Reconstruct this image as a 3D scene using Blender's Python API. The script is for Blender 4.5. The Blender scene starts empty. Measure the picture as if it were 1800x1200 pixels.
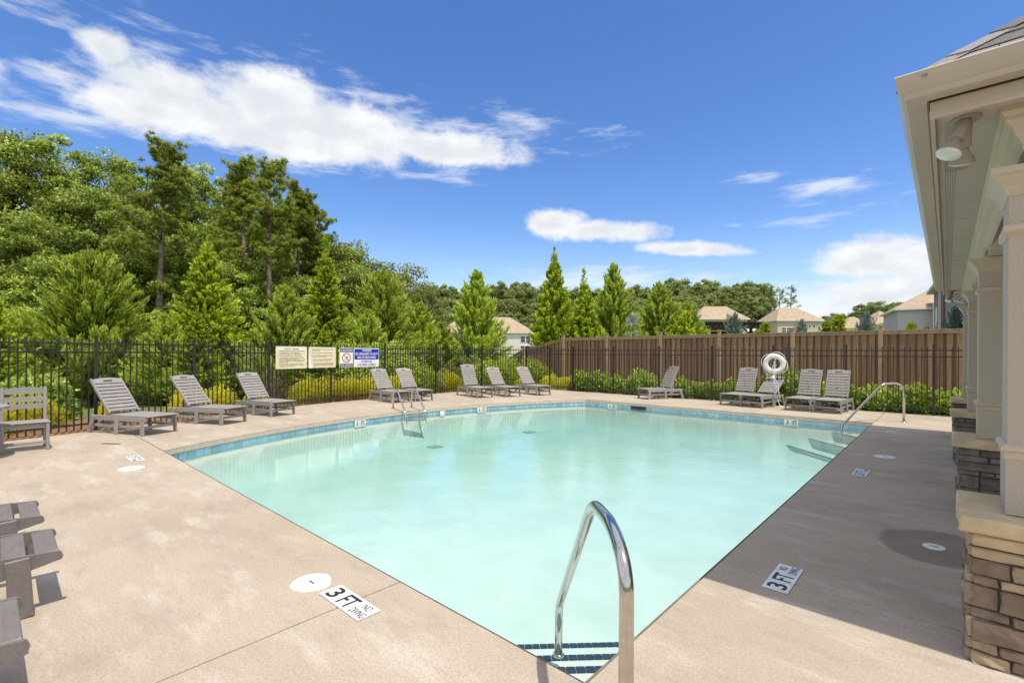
import bpy, bmesh, math, random
import numpy as np
from mathutils import Vector, Matrix
R = math.radians
sc = bpy.context.scene
col = sc.collection
random.seed(7)
# ------------------------------------------------------------------ camera
YAW, ROLL = R(42.15), R(0.32)
fw = Vector((-math.sin(YAW), math.cos(YAW), 0)); rt = Vector((math.cos(YAW), math.sin(YAW), 0)); up = Vector((0, 0, 1))
cr = rt*math.cos(ROLL) + up*math.sin(ROLL); cu = -rt*math.sin(ROLL) + up*math.cos(ROLL)
cam = bpy.data.cameras.new('camera'); cam.lens = 16.9; cam.sensor_width = 36; cam.shift_y = 0.0118
cam.clip_start = 0.05; cam.clip_end = 3000
co = bpy.data.objects.new('camera', cam); col.objects.link(co); sc.camera = co
m = Matrix((cr, cu, -fw)).transposed().to_4x4(); m.translation = Vector((0, 0, 1.5)); co.matrix_world = m
# ------------------------------------------------------------------ exposure
sc.view_settings.view_transform = 'Standard'; sc.view_settings.look = 'None'
sc.view_settings.gamma = 1.0; sc.view_settings.use_curve_mapping = False
sc.view_settings.exposure = 0.86
# ------------------------------------------------------------------ sun
SUND = Vector((-0.395, 0.088, -1.0)).normalized()
sl = bpy.data.lights.new('sun', 'SUN'); sl.energy = 2.5; sl.angle = R(0.55); sl.color = (1.0, 0.905, 0.76)
so = bpy.data.objects.new('sun', sl); col.objects.link(so); so.rotation_euler = SUND.to_track_quat('-Z', 'Y').to_euler(); so.location = (8, -3, 20)
# ------------------------------------------------------------------ sky
W = bpy.data.worlds.new('World'); sc.world = W; W.use_nodes = True
nt = W.node_tree; N = nt.nodes; LK = nt.links; N.clear()
def nn(t, **k):
    n = N.new(t)
    for a, b in k.items(): setattr(n, a, b)
    return n
def vin(n, i, v):
    if isinstance(v, (int, float)): n.inputs[i].default_value = v
    else: LK.new(v, n.inputs[i])
def mth(op, a, b=0.0, c=None, cl=False):
    n = nn('ShaderNodeMath', operation=op, use_clamp=cl); vin(n, 0, a); vin(n, 1, b)
    if c is not None: vin(n, 2, c)
    return n.outputs[0]
def sstep(x, lo, hi):
    n = nn('ShaderNodeMapRange', interpolation_type='SMOOTHSTEP'); vin(n, 0, x); vin(n, 1, lo); vin(n, 2, hi); return n.outputs[0]
sky = nn('ShaderNodeTexSky', sky_type='NISHITA'); sky.sun_disc = False; sky.sun_elevation = R(68); sky.sun_rotation = R(102.6)
sky.altitude = 300; sky.air_density = 1.0; sky.dust_density = 0.25; sky.ozone_density = 2.2
tc = nn('ShaderNodeTexCoord'); sep = nn('ShaderNodeSeparateXYZ'); LK.new(tc.outputs['Generated'], sep.inputs[0])
AZ = mth('ARCTAN2', sep.outputs[0], sep.outputs[1]); EL = mth('ARCSINE', sep.outputs[2])
def noise(scale, det, rough, sx=1, sy=1, sz=1, loc=(0, 0, 0), rot=(0, 0, 0)):
    mp = nn('ShaderNodeMapping'); LK.new(tc.outputs['Generated'], mp.inputs[0]); mp.inputs['Scale'].default_value = (sx, sy, sz); mp.inputs['Location'].default_value = loc; mp.inputs['Rotation'].default_value = rot
    n = nn('ShaderNodeTexNoise'); LK.new(mp.outputs[0], n.inputs['Vector']); n.inputs['Scale'].default_value = scale; n.inputs['Detail'].default_value = det; n.inputs['Roughness'].default_value = rough
    return n.outputs[0]
n_big = noise(7, 9, 0.62, 1, 1, 1.6); n_fine = noise(26, 7, 0.65, 1, 1, 1.5, (3, 1, 2)); n_cir = noise(9, 8, 0.62, 1, 1, 5.5, (5, 2, 1), (0.0, 0.12, 0.0)); n_sh = noise(11, 6, .55, 1, 1, 2.0, (1, 7, 3))
def ell(az, el, ra, re, tilt=0.0):
    a = mth('SUBTRACT', AZ, R(az)); e = mth('SUBTRACT', EL, R(el)); c, s = math.cos(R(tilt)), math.sin(R(tilt))
    u = mth('ADD', mth('MULTIPLY', a, c/R(ra)), mth('MULTIPLY', e, s/R(ra)))
    v = mth('ADD', mth('MULTIPLY', a, -s/R(re)), mth('MULTIPLY', e, c/R(re)))
    return mth('SUBTRACT', 1.0, mth('SQRT', mth('ADD', mth('MULTIPLY', u, u), mth('MULTIPLY', v, v))))
def maxof(l):
    x = l[0]
    for y in l[1:]: x = mth('SMOOTH_MAX', x, y, 0.15)
    return x
cum = [(-78.5, 22.2, 6.5, 2.3, 0), (-71.5, 22.4, 8.5, 2.4, 0), (-82.5, 25.6, 2.2, 1.7, 0), (-77.5, 23.6, 6.5, 2.6, -8), (-69.0, 24.6, 7.0, 3.2, 0), (-60, 23.6, 9.0, 3.2, -4), (-51, 22.9, 10, 1.9, -2), (-68.5, 21.6, 12, 1.7, 0), (-96, 21, 7.4, 2.2, 0),
       (-37.2, 15.0, 3.8, 1.7, 0), (-31, 14.1, 7.0, 1.2, -3), (-21.6, 11.6, 5.6, 0.85, -6),
       (-5.5, 9.3, 4.6, 2.3, 0), (-0.5, 8.6, 5.0, 1.9, 0), (6, 8, 6, 2.6, 0), (-3.5, 5.6, 8.5, 2.3, 0), (-15, 3.6, 12, 1.4, 0), (14, 6, 10, 3, 0)]
CM = maxof([ell(*c) for c in cum])
pert = mth('ADD', mth('MULTIPLY', mth('SUBTRACT', n_big, 0.47), 1.35), mth('MULTIPLY', mth('SUBTRACT', n_fine, 0.5), 0.95))
cd = mth('ADD', CM, pert)
cdm = sstep(cd, -0.16, 0.50)
cir = [(-70, 24, 26, 5.0, -4), (-48, 25.0, 20, 2.6, -5), (-14, 6, 22, 2.6, 0), (-34, 8.8, 18, 2.2, 0), (-88, 27.5, 9, 2.6, -22), (-86, 22.6, 7, 1.6, -20), (-40, 25.6, 14, 2.0, -8), (-56, 26, 12, 2.2, -20), (-8, 16.4, 8, 1.7, -4), (-15, 18, 5, 1.0, -10), (-84, 19.6, 12, 1.5, 0), (-66, 19.8, 16, 1.6, 0),
       (-28, 8.6, 20, 2.0, 0), (-12, 13.6, 10, 0.9, 0), (-52, 20, 10, 1.2, 0)]
CR = maxof([ell(*c) for c in cir])
crm = mth('MULTIPLY', sstep(mth('ADD', CR, mth('MULTIPLY', mth('SUBTRACT', n_cir, 0.52), 3.6)), 0.15, 1.35), 0.72)
# unseen cloud beyond the frame, cover thickened to add fill light in the shade
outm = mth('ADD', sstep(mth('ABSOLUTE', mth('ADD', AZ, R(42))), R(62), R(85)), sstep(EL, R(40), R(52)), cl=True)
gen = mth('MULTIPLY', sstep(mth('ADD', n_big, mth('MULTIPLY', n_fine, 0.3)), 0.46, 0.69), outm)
haze = mth('MULTIPLY', sstep(EL, R(16), R(-1)), 0.5)
shade = sstep(mth('ADD', mth('ADD', n_sh, mth('MULTIPLY', n_fine, 0.35)), mth('MULTIPLY', CM, 0.25)), 0.60, 1.0)
hs = nn('ShaderNodeHueSaturation'); hs.inputs['Saturation'].default_value = 1.24; hs.inputs['Value'].default_value = 0.71; hs.inputs['Hue'].default_value = 0.510
LK.new(sky.outputs[0], hs.inputs['Color'])
def mixc(f, a, b):
    n = nn('ShaderNodeMix', data_type='RGBA'); vin(n, 0, f)
    for i, v in ((6, a), (7, b)):
        if isinstance(v, tuple): n.inputs[i].default_value = v
        else: LK.new(v, n.inputs[i])
    return n.outputs[2]
SKS = 0.15
c0 = mixc(haze, hs.outputs[0], (2.6, 3.1, 3.7, 1))
ccol = mixc(shade, (3.65, 3.7, 3.75, 1), (2.85, 3.0, 3.2, 1))
c1 = mixc(crm, c0, (3.3, 3.45, 3.7, 1))
c2 = mixc(cdm, c1, ccol)
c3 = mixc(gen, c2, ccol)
bg = nn('ShaderNodeBackground'); LK.new(c3, bg.inputs[0]); bg.inputs[1].default_value = SKS
wo = nn('ShaderNodeOutputWorld'); LK.new(bg.outputs[0], wo.inputs[0])

# ------------------------------------------------------------------ materials
MT = {}
def mat(name, c, rough=0.7, c2=None, scale=4.0, detail=4, bump=0.0, bscale=30, metal=0.0, spec=0.5, stretch=(1, 1, 1), lo=0.35, hi=0.65, world=False, coat=0.0):
    m = bpy.data.materials.new(name); m.use_nodes = True; t = m.node_tree; b = t.nodes['Principled BSDF']
    b.inputs['Base Color'].default_value = (*c, 1); b.inputs['Roughness'].default_value = rough; b.inputs['Metallic'].default_value = metal; b.inputs['Specular IOR Level'].default_value = spec
    b.inputs['Coat Weight'].default_value = coat
    g = t.nodes.new('ShaderNodeNewGeometry') if world else t.nodes.new('ShaderNodeTexCoord')
    out = g.outputs['Position'] if world else g.outputs['Object']
    mp = t.nodes.new('ShaderNodeMapping'); mp.inputs['Scale'].default_value = stretch; t.links.new(out, mp.inputs[0])
    if c2:
        n = t.nodes.new('ShaderNodeTexNoise'); n.inputs['Scale'].default_value = scale; n.inputs['Detail'].default_value = detail; n.inputs['Roughness'].default_value = 0.6; t.links.new(mp.outputs[0], n.inputs['Vector'])
        r = t.nodes.new('ShaderNodeMapRange'); r.inputs[1].default_value = lo; r.inputs[2].default_value = hi; t.links.new(n.outputs[0], r.inputs[0])
        x = t.nodes.new('ShaderNodeMix'); x.data_type = 'RGBA'; x.inputs[6].default_value = (*c, 1); x.inputs[7].default_value = (*c2, 1); t.links.new(r.outputs[0], x.inputs[0]); t.links.new(x.outputs[2], b.inputs['Base Color'])
    if bump:
        n = t.nodes.new('ShaderNodeTexNoise'); n.inputs['Scale'].default_value = bscale; n.inputs['Detail'].default_value = 5; t.links.new(mp.outputs[0], n.inputs['Vector'])
        u = t.nodes.new('ShaderNodeBump'); u.inputs['Strength'].default_value = bump; u.inputs['Distance'].default_value = 0.02; t.links.new(n.outputs[0], u.inputs['Height']); t.links.new(u.outputs[0], b.inputs['Normal'])
    MT[name] = m; return m
def tint_random(m, amt=0.25):
    """each object of this material is a little lighter or darker than the next"""
    t = m.node_tree; b = t.nodes['Principled BSDF']; i = b.inputs['Base Color']
    oi = t.nodes.new('ShaderNodeObjectInfo'); r = t.nodes.new('ShaderNodeMapRange'); r.inputs[3].default_value = 1-amt; r.inputs[4].default_value = 1+amt; t.links.new(oi.outputs['Random'], r.inputs[0])
    x = t.nodes.new('ShaderNodeVectorMath'); x.operation = 'SCALE'
    if i.links: t.links.new(i.links[0].from_socket, x.inputs[0])
    else: x.inputs[0].default_value = i.default_value[:3]
    t.links.new(r.outputs[0], x.inputs['Scale']); t.links.new(x.outputs[0], i); return m
def leafmat(name, dark, light, young=None, trans=0.3, rough=0.55):
    m = bpy.data.materials.new(name); m.use_nodes = True; t = m.node_tree; b = t.nodes['Principled BSDF']; o = t.nodes['Material Output']
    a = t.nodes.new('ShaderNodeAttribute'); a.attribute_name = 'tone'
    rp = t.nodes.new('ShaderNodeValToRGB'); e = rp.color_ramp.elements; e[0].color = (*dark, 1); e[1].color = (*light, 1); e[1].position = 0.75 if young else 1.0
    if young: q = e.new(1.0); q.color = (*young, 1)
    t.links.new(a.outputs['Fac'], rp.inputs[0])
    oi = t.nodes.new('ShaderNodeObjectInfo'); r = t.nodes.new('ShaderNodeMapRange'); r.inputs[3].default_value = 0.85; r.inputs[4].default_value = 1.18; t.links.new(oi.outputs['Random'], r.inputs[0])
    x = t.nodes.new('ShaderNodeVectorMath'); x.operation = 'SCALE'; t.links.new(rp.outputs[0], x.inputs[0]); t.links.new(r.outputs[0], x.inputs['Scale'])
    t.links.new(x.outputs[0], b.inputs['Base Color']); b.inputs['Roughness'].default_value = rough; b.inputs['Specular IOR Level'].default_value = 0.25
    tr = t.nodes.new('ShaderNodeBsdfTranslucent'); t.links.new(x.outputs[0], tr.inputs[0])
    mx = t.nodes.new('ShaderNodeMixShader'); mx.inputs[0].default_value = trans; t.links.new(b.outputs[0], mx.inputs[1]); t.links.new(tr.outputs[0], mx.inputs[2]); t.links.new(mx.outputs[0], o.inputs[0])
    MT[name] = m; return m

# concrete of the deck: broad pale and warm weathering, fine sand, a damp stain round one lid
def concrete():
    m = bpy.data.materials.new('deck_concrete'); m.use_nodes = True; t = m.node_tree; b = t.nodes['Principled BSDF']; L = t.links.new
    g = t.nodes.new('ShaderNodeNewGeometry'); P = g.outputs['Position']
    def ns(scale, det, st=(1, 1, 1), rot=0.0, rough=.6):
        mp = t.nodes.new('ShaderNodeMapping'); mp.inputs['Scale'].default_value = st; mp.inputs['Rotation'].default_value = (0, 0, rot); L(P, mp.inputs[0])
        n = t.nodes.new('ShaderNodeTexNoise'); n.inputs['Scale'].default_value = scale; n.inputs['Detail'].default_value = det; n.inputs['Roughness'].default_value = rough; L(mp.outputs[0], n.inputs['Vector']); return n.outputs[0]
    def mr(v, a, b_, c=0.0, d=1.0):
        n = t.nodes.new('ShaderNodeMapRange'); n.inputs[1].default_value = a; n.inputs[2].default_value = b_; n.inputs[3].default_value = c; n.inputs[4].default_value = d; L(v, n.inputs[0]); return n.outputs[0]
    def mx(f, a, c):
        n = t.nodes.new('ShaderNodeMix'); n.data_type = 'RGBA'; L(f, n.inputs[0])
        for i, v in ((6, a), (7, c)):
            if isinstance(v, tuple): n.inputs[i].default_value = (*v, 1)
            else: L(v, n.inputs[i])
        return n.outputs[2]
    c = mx(mr(ns(.55, 5), .35, .65), (.395, .335, .265), (.485, .42, .34))
    c = mx(mr(ns(1.1, 8, (1, 3.2, 1), .5, .7), .52, .68, 0, .85), c, (.57, .53, .475))
    c = mx(mr(ns(1.5, 9, (1, 2.4, 1), -.2, .74),   .50, .74, 0, .6), c, (.25, .215, .18))
    c = mx(mr(ns(75, 4), .38, .70, 0, .55), c, (.27, .205, .155))
    c = mx(mr(ns(70, 4, (1, 1, 1)), .58, .78, 0, .5), c, (.66, .57, .47))
    # the damp patch round the lid by the piers: a stain with a shape of its own
    v = t.nodes.new('ShaderNodeVectorMath'); v.operation = 'SUBTRACT'; L(P, v.inputs[0]); v.inputs[1].default_value = (-.02, 5.04, 0)
    v2 = t.nodes.new('ShaderNodeVectorMath'); v2.operation = 'MULTIPLY'; L(v.outputs[0], v2.inputs[0]); v2.inputs[1].default_value = (2.4, 2.2, 0)
    ln = t.nodes.new('ShaderNodeVectorMath'); ln.operation = 'LENGTH'; L(v2.outputs[0], ln.inputs[0])
    ad = t.nodes.new('ShaderNodeMath'); ad.operation = 'ADD'; L(ln.outputs['Value'], ad.inputs[0]); L(mr(ns(3, 3), 0, 1, -.25, .25), ad.inputs[1])
    c = mx(mr(ad.outputs[0], 1.0, .9, 0, .55), c, (.13, .105, .085))
    L(c, b.inputs['Base Color']); b.inputs['Roughness'].default_value = .85; b.inputs['Specular IOR Level'].default_value = .3
    u = t.nodes.new('ShaderNodeBump'); u.inputs['Strength'].default_value = .35; u.inputs['Distance'].default_value = .006; L(ns(120, 4), u.inputs['Height']); L(u.outputs[0], b.inputs['Normal'])
    MT['concrete'] = m
concrete()
mat('coping', (.52, .47, .38), .8, (.42, .36, .29), 14, 5, .2, 60)
mat('plaster', (.66, .70, .69), .7, (.58, .635, .62), 1.6, 6, 0, world=True)
mat('blue_tile', (.24, .43, .56), .15, (.33, .53, .64), 3, 2, world=True); tint_random(MT['blue_tile'], .18)
mat('navy_tile', (.012, .02, .05), .15)
mat('drain', (.34, .40, .39), .6)
mat('grout', (.55, .56, .53), .8)
mat('white_paint', (.78, .79, .80), .5, (.66, .66, .65), 22, 4)
mat('black_paint', (.02, .02, .025), .5)
mat('worn_black', (.16, .15, .15), .6, (.03, .03, .03), 40, 4)
mat('fence_black', (.018, .018, .022), .35, (.03, .03, .033), 8, 3)
mat('wood', (.35, .22, .12), .8, (.23, .145, .078), 5, 6, .5, 14, stretch=(3, 3, .35)); tint_random(MT['wood'], .24)
mat('wood_trim', (.44, .32, .20), .8, (.32, .225, .14), 5, 6, .4, 14, stretch=(1, 1, 1)); tint_random(MT['wood_trim'], .12)
mat('poly_grey', (.33, .312, .31), .5, (.26, .245, .24), 9, 4, .15, 60, stretch=(1, 6, 6)); tint_random(MT['poly_grey'], .07)
mat('poly_dark', (.19, .17, .165), .45, (.15, .135, .13), 9, 4, .15, 60, stretch=(6, 1, 6))
mat('steel', (.62, .60, .57), .13, (.52, .50, .47), 30, 3, metal=1.0)
mat('trim_tan', (.56, .465, .365), .55, (.50, .415, .33), 3, 4, .08, 80); 
mat('stucco', (.55, .475, .39), .85, (.49, .42, .345), 140, 3, .5, 180)
mat('soffit', (.50, .44, .37), .6, (.45, .395, .33), 2, 4)
mat('vent', (.30, .26, .215), .8)
mat('dark_gap', (.03, .027, .025), .9)
mat('gutter', (.50, .43, .36), .35, (.45, .385, .32), 1.5, 5)
mat('shingle', (.15, .14, .145), .9, (.30, .285, .29), 120, 3, .6, 150); tint_random(MT['shingle'], .35)
mat('stone', (.30, .235, .17), .9, (.17, .125, .09), 7, 8, .9, 16); 
mat('stone_tan', (.52, .40, .25), .9, (.38, .29, .19), 6, 8, .9, 16)
mat('stone_grey', (.22, .195, .17), .9, (.12, .10, .085), 7, 8, .9, 16)
for k in ('stone', 'stone_tan', 'stone_grey'): tint_random(MT[k], .22)
mat('stone_dark', (.17, .125, .09), .9, (.28, .21, .15), 9, 8, .9, 18); mat('stone_rose', (.46, .34, .27), .9, (.30, .21, .16), 8, 8, .9, 18)
for k in ('stone_dark', 'stone_rose'): tint_random(MT[k], .2)
mat('cap_stone', (.64, .51, .32), .85, (.50, .39, .25), 5, 7, .7, 14)
mat('mortar', (.14, .12, .10), .95)
mat('lamp_body', (.33, .275, .23), .5); mat('lamp_glass', (.70, .76, .72), .12, (.55, .62, .58), 12, 3)
mat('ring_white', (.80, .80, .78), .45, (.70, .70, .68), 8, 3); mat('rope', (.70, .70, .72), .8)
mat('cream_sign', (.80, .74, .52), .45, (.76, .69, .47), 5, 2); mat('sign_white', (.80, .80, .80), .4); mat('sign_blue', (.01, .03, .42), .4); mat('sign_navy', (.015, .02, .12), .4); mat('sign_ink', (.045, .04, .07), .6); mat('sign_red', (.45, .02, .015), .4)
mat('bark', (.19, .145, .11), .95, (.09, .065, .05), 9, 6, .8, 16, stretch=(1, 1, .3))
mat('pine_bark', (.34, .27, .21), .95, (.12, .085, .065), 6, 6, .9, 10, stretch=(1, 1, .4))
mat('mulch', (.30, .165, .085), .95, (.13, .07, .04), 12, 8, 1.0, 40, world=True)
mat('grass', (.085, .125, .03), .95, (.12, .13, .045), .8, 8, .8, 12, world=True)
mat('house_white', (.72, .70, .65), .8); mat('house_cream', (.58, .52, .38), .8, (.54, .48, .35), .5, 2); mat('house_grey', (.50, .47, .48), .8, (.46, .43, .44), .5, 2); mat('house_taupe', (.36, .32, .27), .8); mat('house_bluegrey', (.36, .36, .37), .8)
mat('roof_beige', (.42, .33, .24), .95, (.33, .26, .19), 1.2, 6, .3, 8); mat('roof_dark', (.15, .13, .12), .95)
mat('brick_red', (.20, .10, .075), .9, (.30, .18, .14), 30, 3)
mat('white_trim', (.74, .73, .70), .6); mat('pane', (.03, .035, .045), .08, spec=.8); mat('solar', (.03, .035, .06), .15)
mat('pergola_wood', (.045, .028, .02), .8, (.03, .018, .013), 6, 4)
leafmat('cypress_leaf', (.06, .11, .012), (.38, .50, .05), (.70, .78, .15), .42)
leafmat('arbor_leaf', (.04, .08, .010), (.37, .50, .03), (.76, .82, .08), .42)
leafmat('decid_leaf', (.06, .095, .018), (.40, .52, .07), (.85, .92, .34), .5)
leafmat('decid_leaf_olive', (.10, .14, .03), (.30, .34, .08), (.48, .48, .17), .45)
leafmat('pine_needle', (.06, .09, .02), (.38, .45, .07), (.66, .70, .18), .48)
leafmat('gold_leaf', (.16, .20, .02), (.80, .74, .04), (.95, .92, .10), .5)
leafmat('hedge_leaf', (.05, .11, .018), (.30, .44, .05), (.75, .80, .22), .42, .4)
leafmat('far_leaf', (.11, .16, .05), (.33, .40, .12), (.52, .56, .22), .45)
leafmat('blue_leaf', (.12, .17, .13), (.26, .34, .28), None, .25)
leafmat('white_leaf', (.36, .42, .40), (.62, .66, .62), None, .25)
leafmat('twig', (.10, .075, .05), (.22, .17, .12), None, .0)

# ------------------------------------------------------------------ mesh helpers
class MB:
    def __init__(s): s.v = []; s.f = []; s.m = []; s.mi = 0
    def add(s, vs, fs):
        o = len(s.v); s.v += [tuple(p) for p in vs]; s.f += [tuple(i+o for i in f) for f in fs]; s.m += [s.mi]*len(fs); return s
    def box(s, x0, x1, y0, y1, z0, z1):
        return s.add([(x0, y0, z0), (x1, y0, z0), (x1, y1, z0), (x0, y1, z0), (x0, y0, z1), (x1, y0, z1), (x1, y1, z1), (x0, y1, z1)],
                     [(0, 3, 2, 1), (4, 5, 6, 7), (0, 1, 5, 4), (1, 2, 6, 5), (2, 3, 7, 6), (3, 0, 4, 7)])
    def bbox(s, x0, x1, y0, y1, z0, z1, b=.004):
        """box with chamfered edges all round"""
        x0, x1 = min(x0, x1), max(x0, x1); y0, y1 = min(y0, y1), max(y0, y1); z0, z1 = min(z0, z1), max(z0, z1)
        bm = bmesh.new(); bmesh.ops.create_cube(bm, size=1)
        for v in bm.verts: v.co = Vector((x0+(v.co.x+.5)*(x1-x0), y0+(v.co.y+.5)*(y1-y0), z0+(v.co.z+.5)*(z1-z0)))
        bmesh.ops.bevel(bm, geom=list(bm.edges), offset=min(b, .4*min(x1-x0, y1-y0, z1-z0)), segments=1, affect='EDGES')
        bm.verts.index_update(); s.add([v.co[:] for v in bm.verts], [[v.index for v in f.verts] for f in bm.faces]); bm.free(); return s
    def bar(s, a, b, w, h, upv=(0, 0, 1), bev=0.0):
        a = Vector(a); b = Vector(b); d = (b-a); L = d.length; d.normalize(); u = Vector(upv); sd = d.cross(u).normalized(); u = sd.cross(d)
        t = MB(); (t.bbox(0, L, -w/2, w/2, -h/2, h/2, bev) if bev else t.box(0, L, -w/2, w/2, -h/2, h/2))
        return s.add([a+d*p[0]+sd*p[1]+u*p[2] for p in t.v], [tuple(f) for f in t.f])
    def tube(s, pts, r, n=8, cap=True, closed=False):
        pts = [Vector(p) for p in pts]; rs = r if isinstance(r, (list, tuple)) else [r]*len(pts); o = len(s.v); K = len(pts)
        ref = None
        for i, p in enumerate(pts):
            if closed: d = (pts[(i+1) % K]-pts[i-1]).normalized()
            else: d = (pts[min(i+1, K-1)]-pts[max(i-1, 0)]).normalized()
            if ref is None: ref = d.orthogonal().normalized()
            ref = (ref-d*ref.dot(d)).normalized(); q = d.cross(ref)
            for k in range(n):
                a = 2*math.pi*k/n; s.v.append(tuple(p+(ref*math.cos(a)+q*math.sin(a))*rs[i]))
        for i in range(K if closed else K-1):
            for k in range(n):
                a = o+i*n+k; b = o+i*n+(k+1) % n; c = o+((i+1) % K)*n+(k+1) % n; d_ = o+((i+1) % K)*n+k; s.f.append((a, b, c, d_)); s.m.append(s.mi)
        if cap and not closed:
            s.f.append(tuple(o+k for k in range(n))[::-1]); s.f.append(tuple(o+(K-1)*n+k for k in range(n))); s.m += [s.mi]*2
        return s
    def prism(s, poly, z0, z1, ch=0.0, bottom=True):
        """polygon (ccw, xy) raised from z0 to z1, top edge chamfered by ch"""
        n = len(poly); P = [Vector((x, y, 0)) for x, y in poly]
        def inset(d):
            out = []
            for i in range(n):
                a = (P[i]-P[i-1]); b = (P[(i+1) % n]-P[i])
                if a.length < 1e-6 or b.length < 1e-6: out.append(P[i].copy()); continue
                na = Vector((-a.y, a.x, 0)).normalized(); nb = Vector((-b.y, b.x, 0)).normalized(); q = (na+nb)
                q = q/max(q.length_squared/2, .2); out.append(P[i]+q*d)
            return out
        rings = [(P, z0), (P, z1-ch)] + ([(inset(ch), z1)] if ch else [])
        vs = [(p.x, p.y, z) for r_, z in rings for p in r_]; fs = []
        for k in range(len(rings)-1):
            for i in range(n): j = (i+1) % n; fs.append((k*n+i, k*n+j, (k+1)*n+j, (k+1)*n+i))
        k = len(rings)-1; fs.append(tuple(k*n+i for i in range(n)))
        if bottom: fs.append(tuple(range(n))[::-1])
        return s.add(vs, fs)
    def build(s, name, m, parent=None, smooth=False, loc=None, rot=None):
        me = bpy.data.meshes.new(name); me.from_pydata(s.v, [], s.f); ms = m if isinstance(m, (list, tuple)) else [m]
        for x in ms: me.materials.append(MT[x] if isinstance(x, str) else x)
        if len(ms) > 1: me.polygons.foreach_set('material_index', s.m)
        if smooth: me.polygons.foreach_set('use_smooth', [True]*len(me.polygons))
        me.update(); return link(name, me, parent, loc, rot)
def link(name, me, parent=None, loc=None, rot=None):
    o = bpy.data.objects.new(name, me); col.objects.link(o)
    if parent: o.parent = parent
    if loc is not None: o.location = loc
    if rot is not None: o.rotation_euler = rot
    return o
def tag(o, label=None, cat=None, group=None, kind=None):
    for k, v in (('label', label), ('category', cat), ('group', group), ('kind', kind)):
        if v: o[k] = v
    return o
def thing(name, label, cat, loc=(0, 0, 0), rz=0.0, group=None):
    o = link(name, None, None, loc, (0, 0, rz)); o.empty_display_size = .2; return tag(o, label, cat, group)
def copy_tree(o, parent=None):
    c = o.copy(); col.objects.link(c)
    if parent: c.parent = parent
    for ch in [x for x in o.children]: copy_tree(ch, c)
    return c
def struct(o): o['kind'] = 'structure'; return o
def smoothstep(a, b, x): t = max(0, min(1, (x-a)/(b-a))); return t*t*(3-2*t)
def fillet(pts, r, n=6):
    pts = [Vector(p) for p in pts]; out = [pts[0]]
    for i in range(1, len(pts)-1):
        p = pts[i]; a = (pts[i-1]-p); b = (pts[i+1]-p); rr = min(r, a.length*.48, b.length*.48); p0 = p+a.normalized()*rr; p1 = p+b.normalized()*rr
        for k in range(n+1): t = k/n; out.append(p0*(1-t)**2+p*2*t*(1-t)+p1*t*t)
    out.append(pts[-1]); return out
def lathe(mb, prof, n=24, c=(0, 0, 0)):
    o = len(mb.v)
    for r_, z in prof:
        for k in range(n): a = 2*math.pi*k/n; mb.v.append((c[0]+r_*math.cos(a), c[1]+r_*math.sin(a), c[2]+z))
    for i in range(len(prof)-1):
        for k in range(n): mb.f.append((o+i*n+k, o+i*n+(k+1) % n, o+(i+1)*n+(k+1) % n, o+(i+1)*n+k)); mb.m.append(mb.mi)
    mb.f.append(tuple(o+(len(prof)-1)*n+k for k in range(n))); mb.f.append(tuple(o+k for k in range(n))[::-1]); mb.m += [mb.mi]*2
    return mb
def text(s, w, h, x, y, z, m, parent, name='lettering', bold=.0, align='CENTER', rot=None, sx=None):
    cu_ = bpy.data.curves.new('text', 'FONT'); cu_.body = s; cu_.align_x = 'LEFT'; cu_.offset = bold; cu_.resolution_u = 3; cu_.space_line = 1.0
    ob = bpy.data.objects.new('text', cu_); col.objects.link(ob); bpy.context.view_layer.update()
    me = bpy.data.meshes.new_from_object(ob.evaluated_get(bpy.context.evaluated_depsgraph_get())); bpy.data.objects.remove(ob); bpy.data.curves.remove(cu_)
    n = len(me.vertices); a = np.empty(n*3, np.float32); me.vertices.foreach_get('co', a); a = a.reshape(-1, 3)
    lo = a.min(0); hi = a.max(0); k = h/(hi[1]-lo[1]); kx = (w/(hi[0]-lo[0])) if w else k
    a[:, 0] = (a[:, 0]-lo[0])*kx; a[:, 1] = (a[:, 1]-lo[1])*k
    if align == 'CENTER': a[:, 0] -= a[:, 0].max()/2; a[:, 1] -= h/2
    me.vertices.foreach_set('co', a.ravel()); me.materials.clear(); me.materials.append(MT[m]); me.update(); me.name = name
    return link(name, me, parent, (x, y, z), rot)

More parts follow.
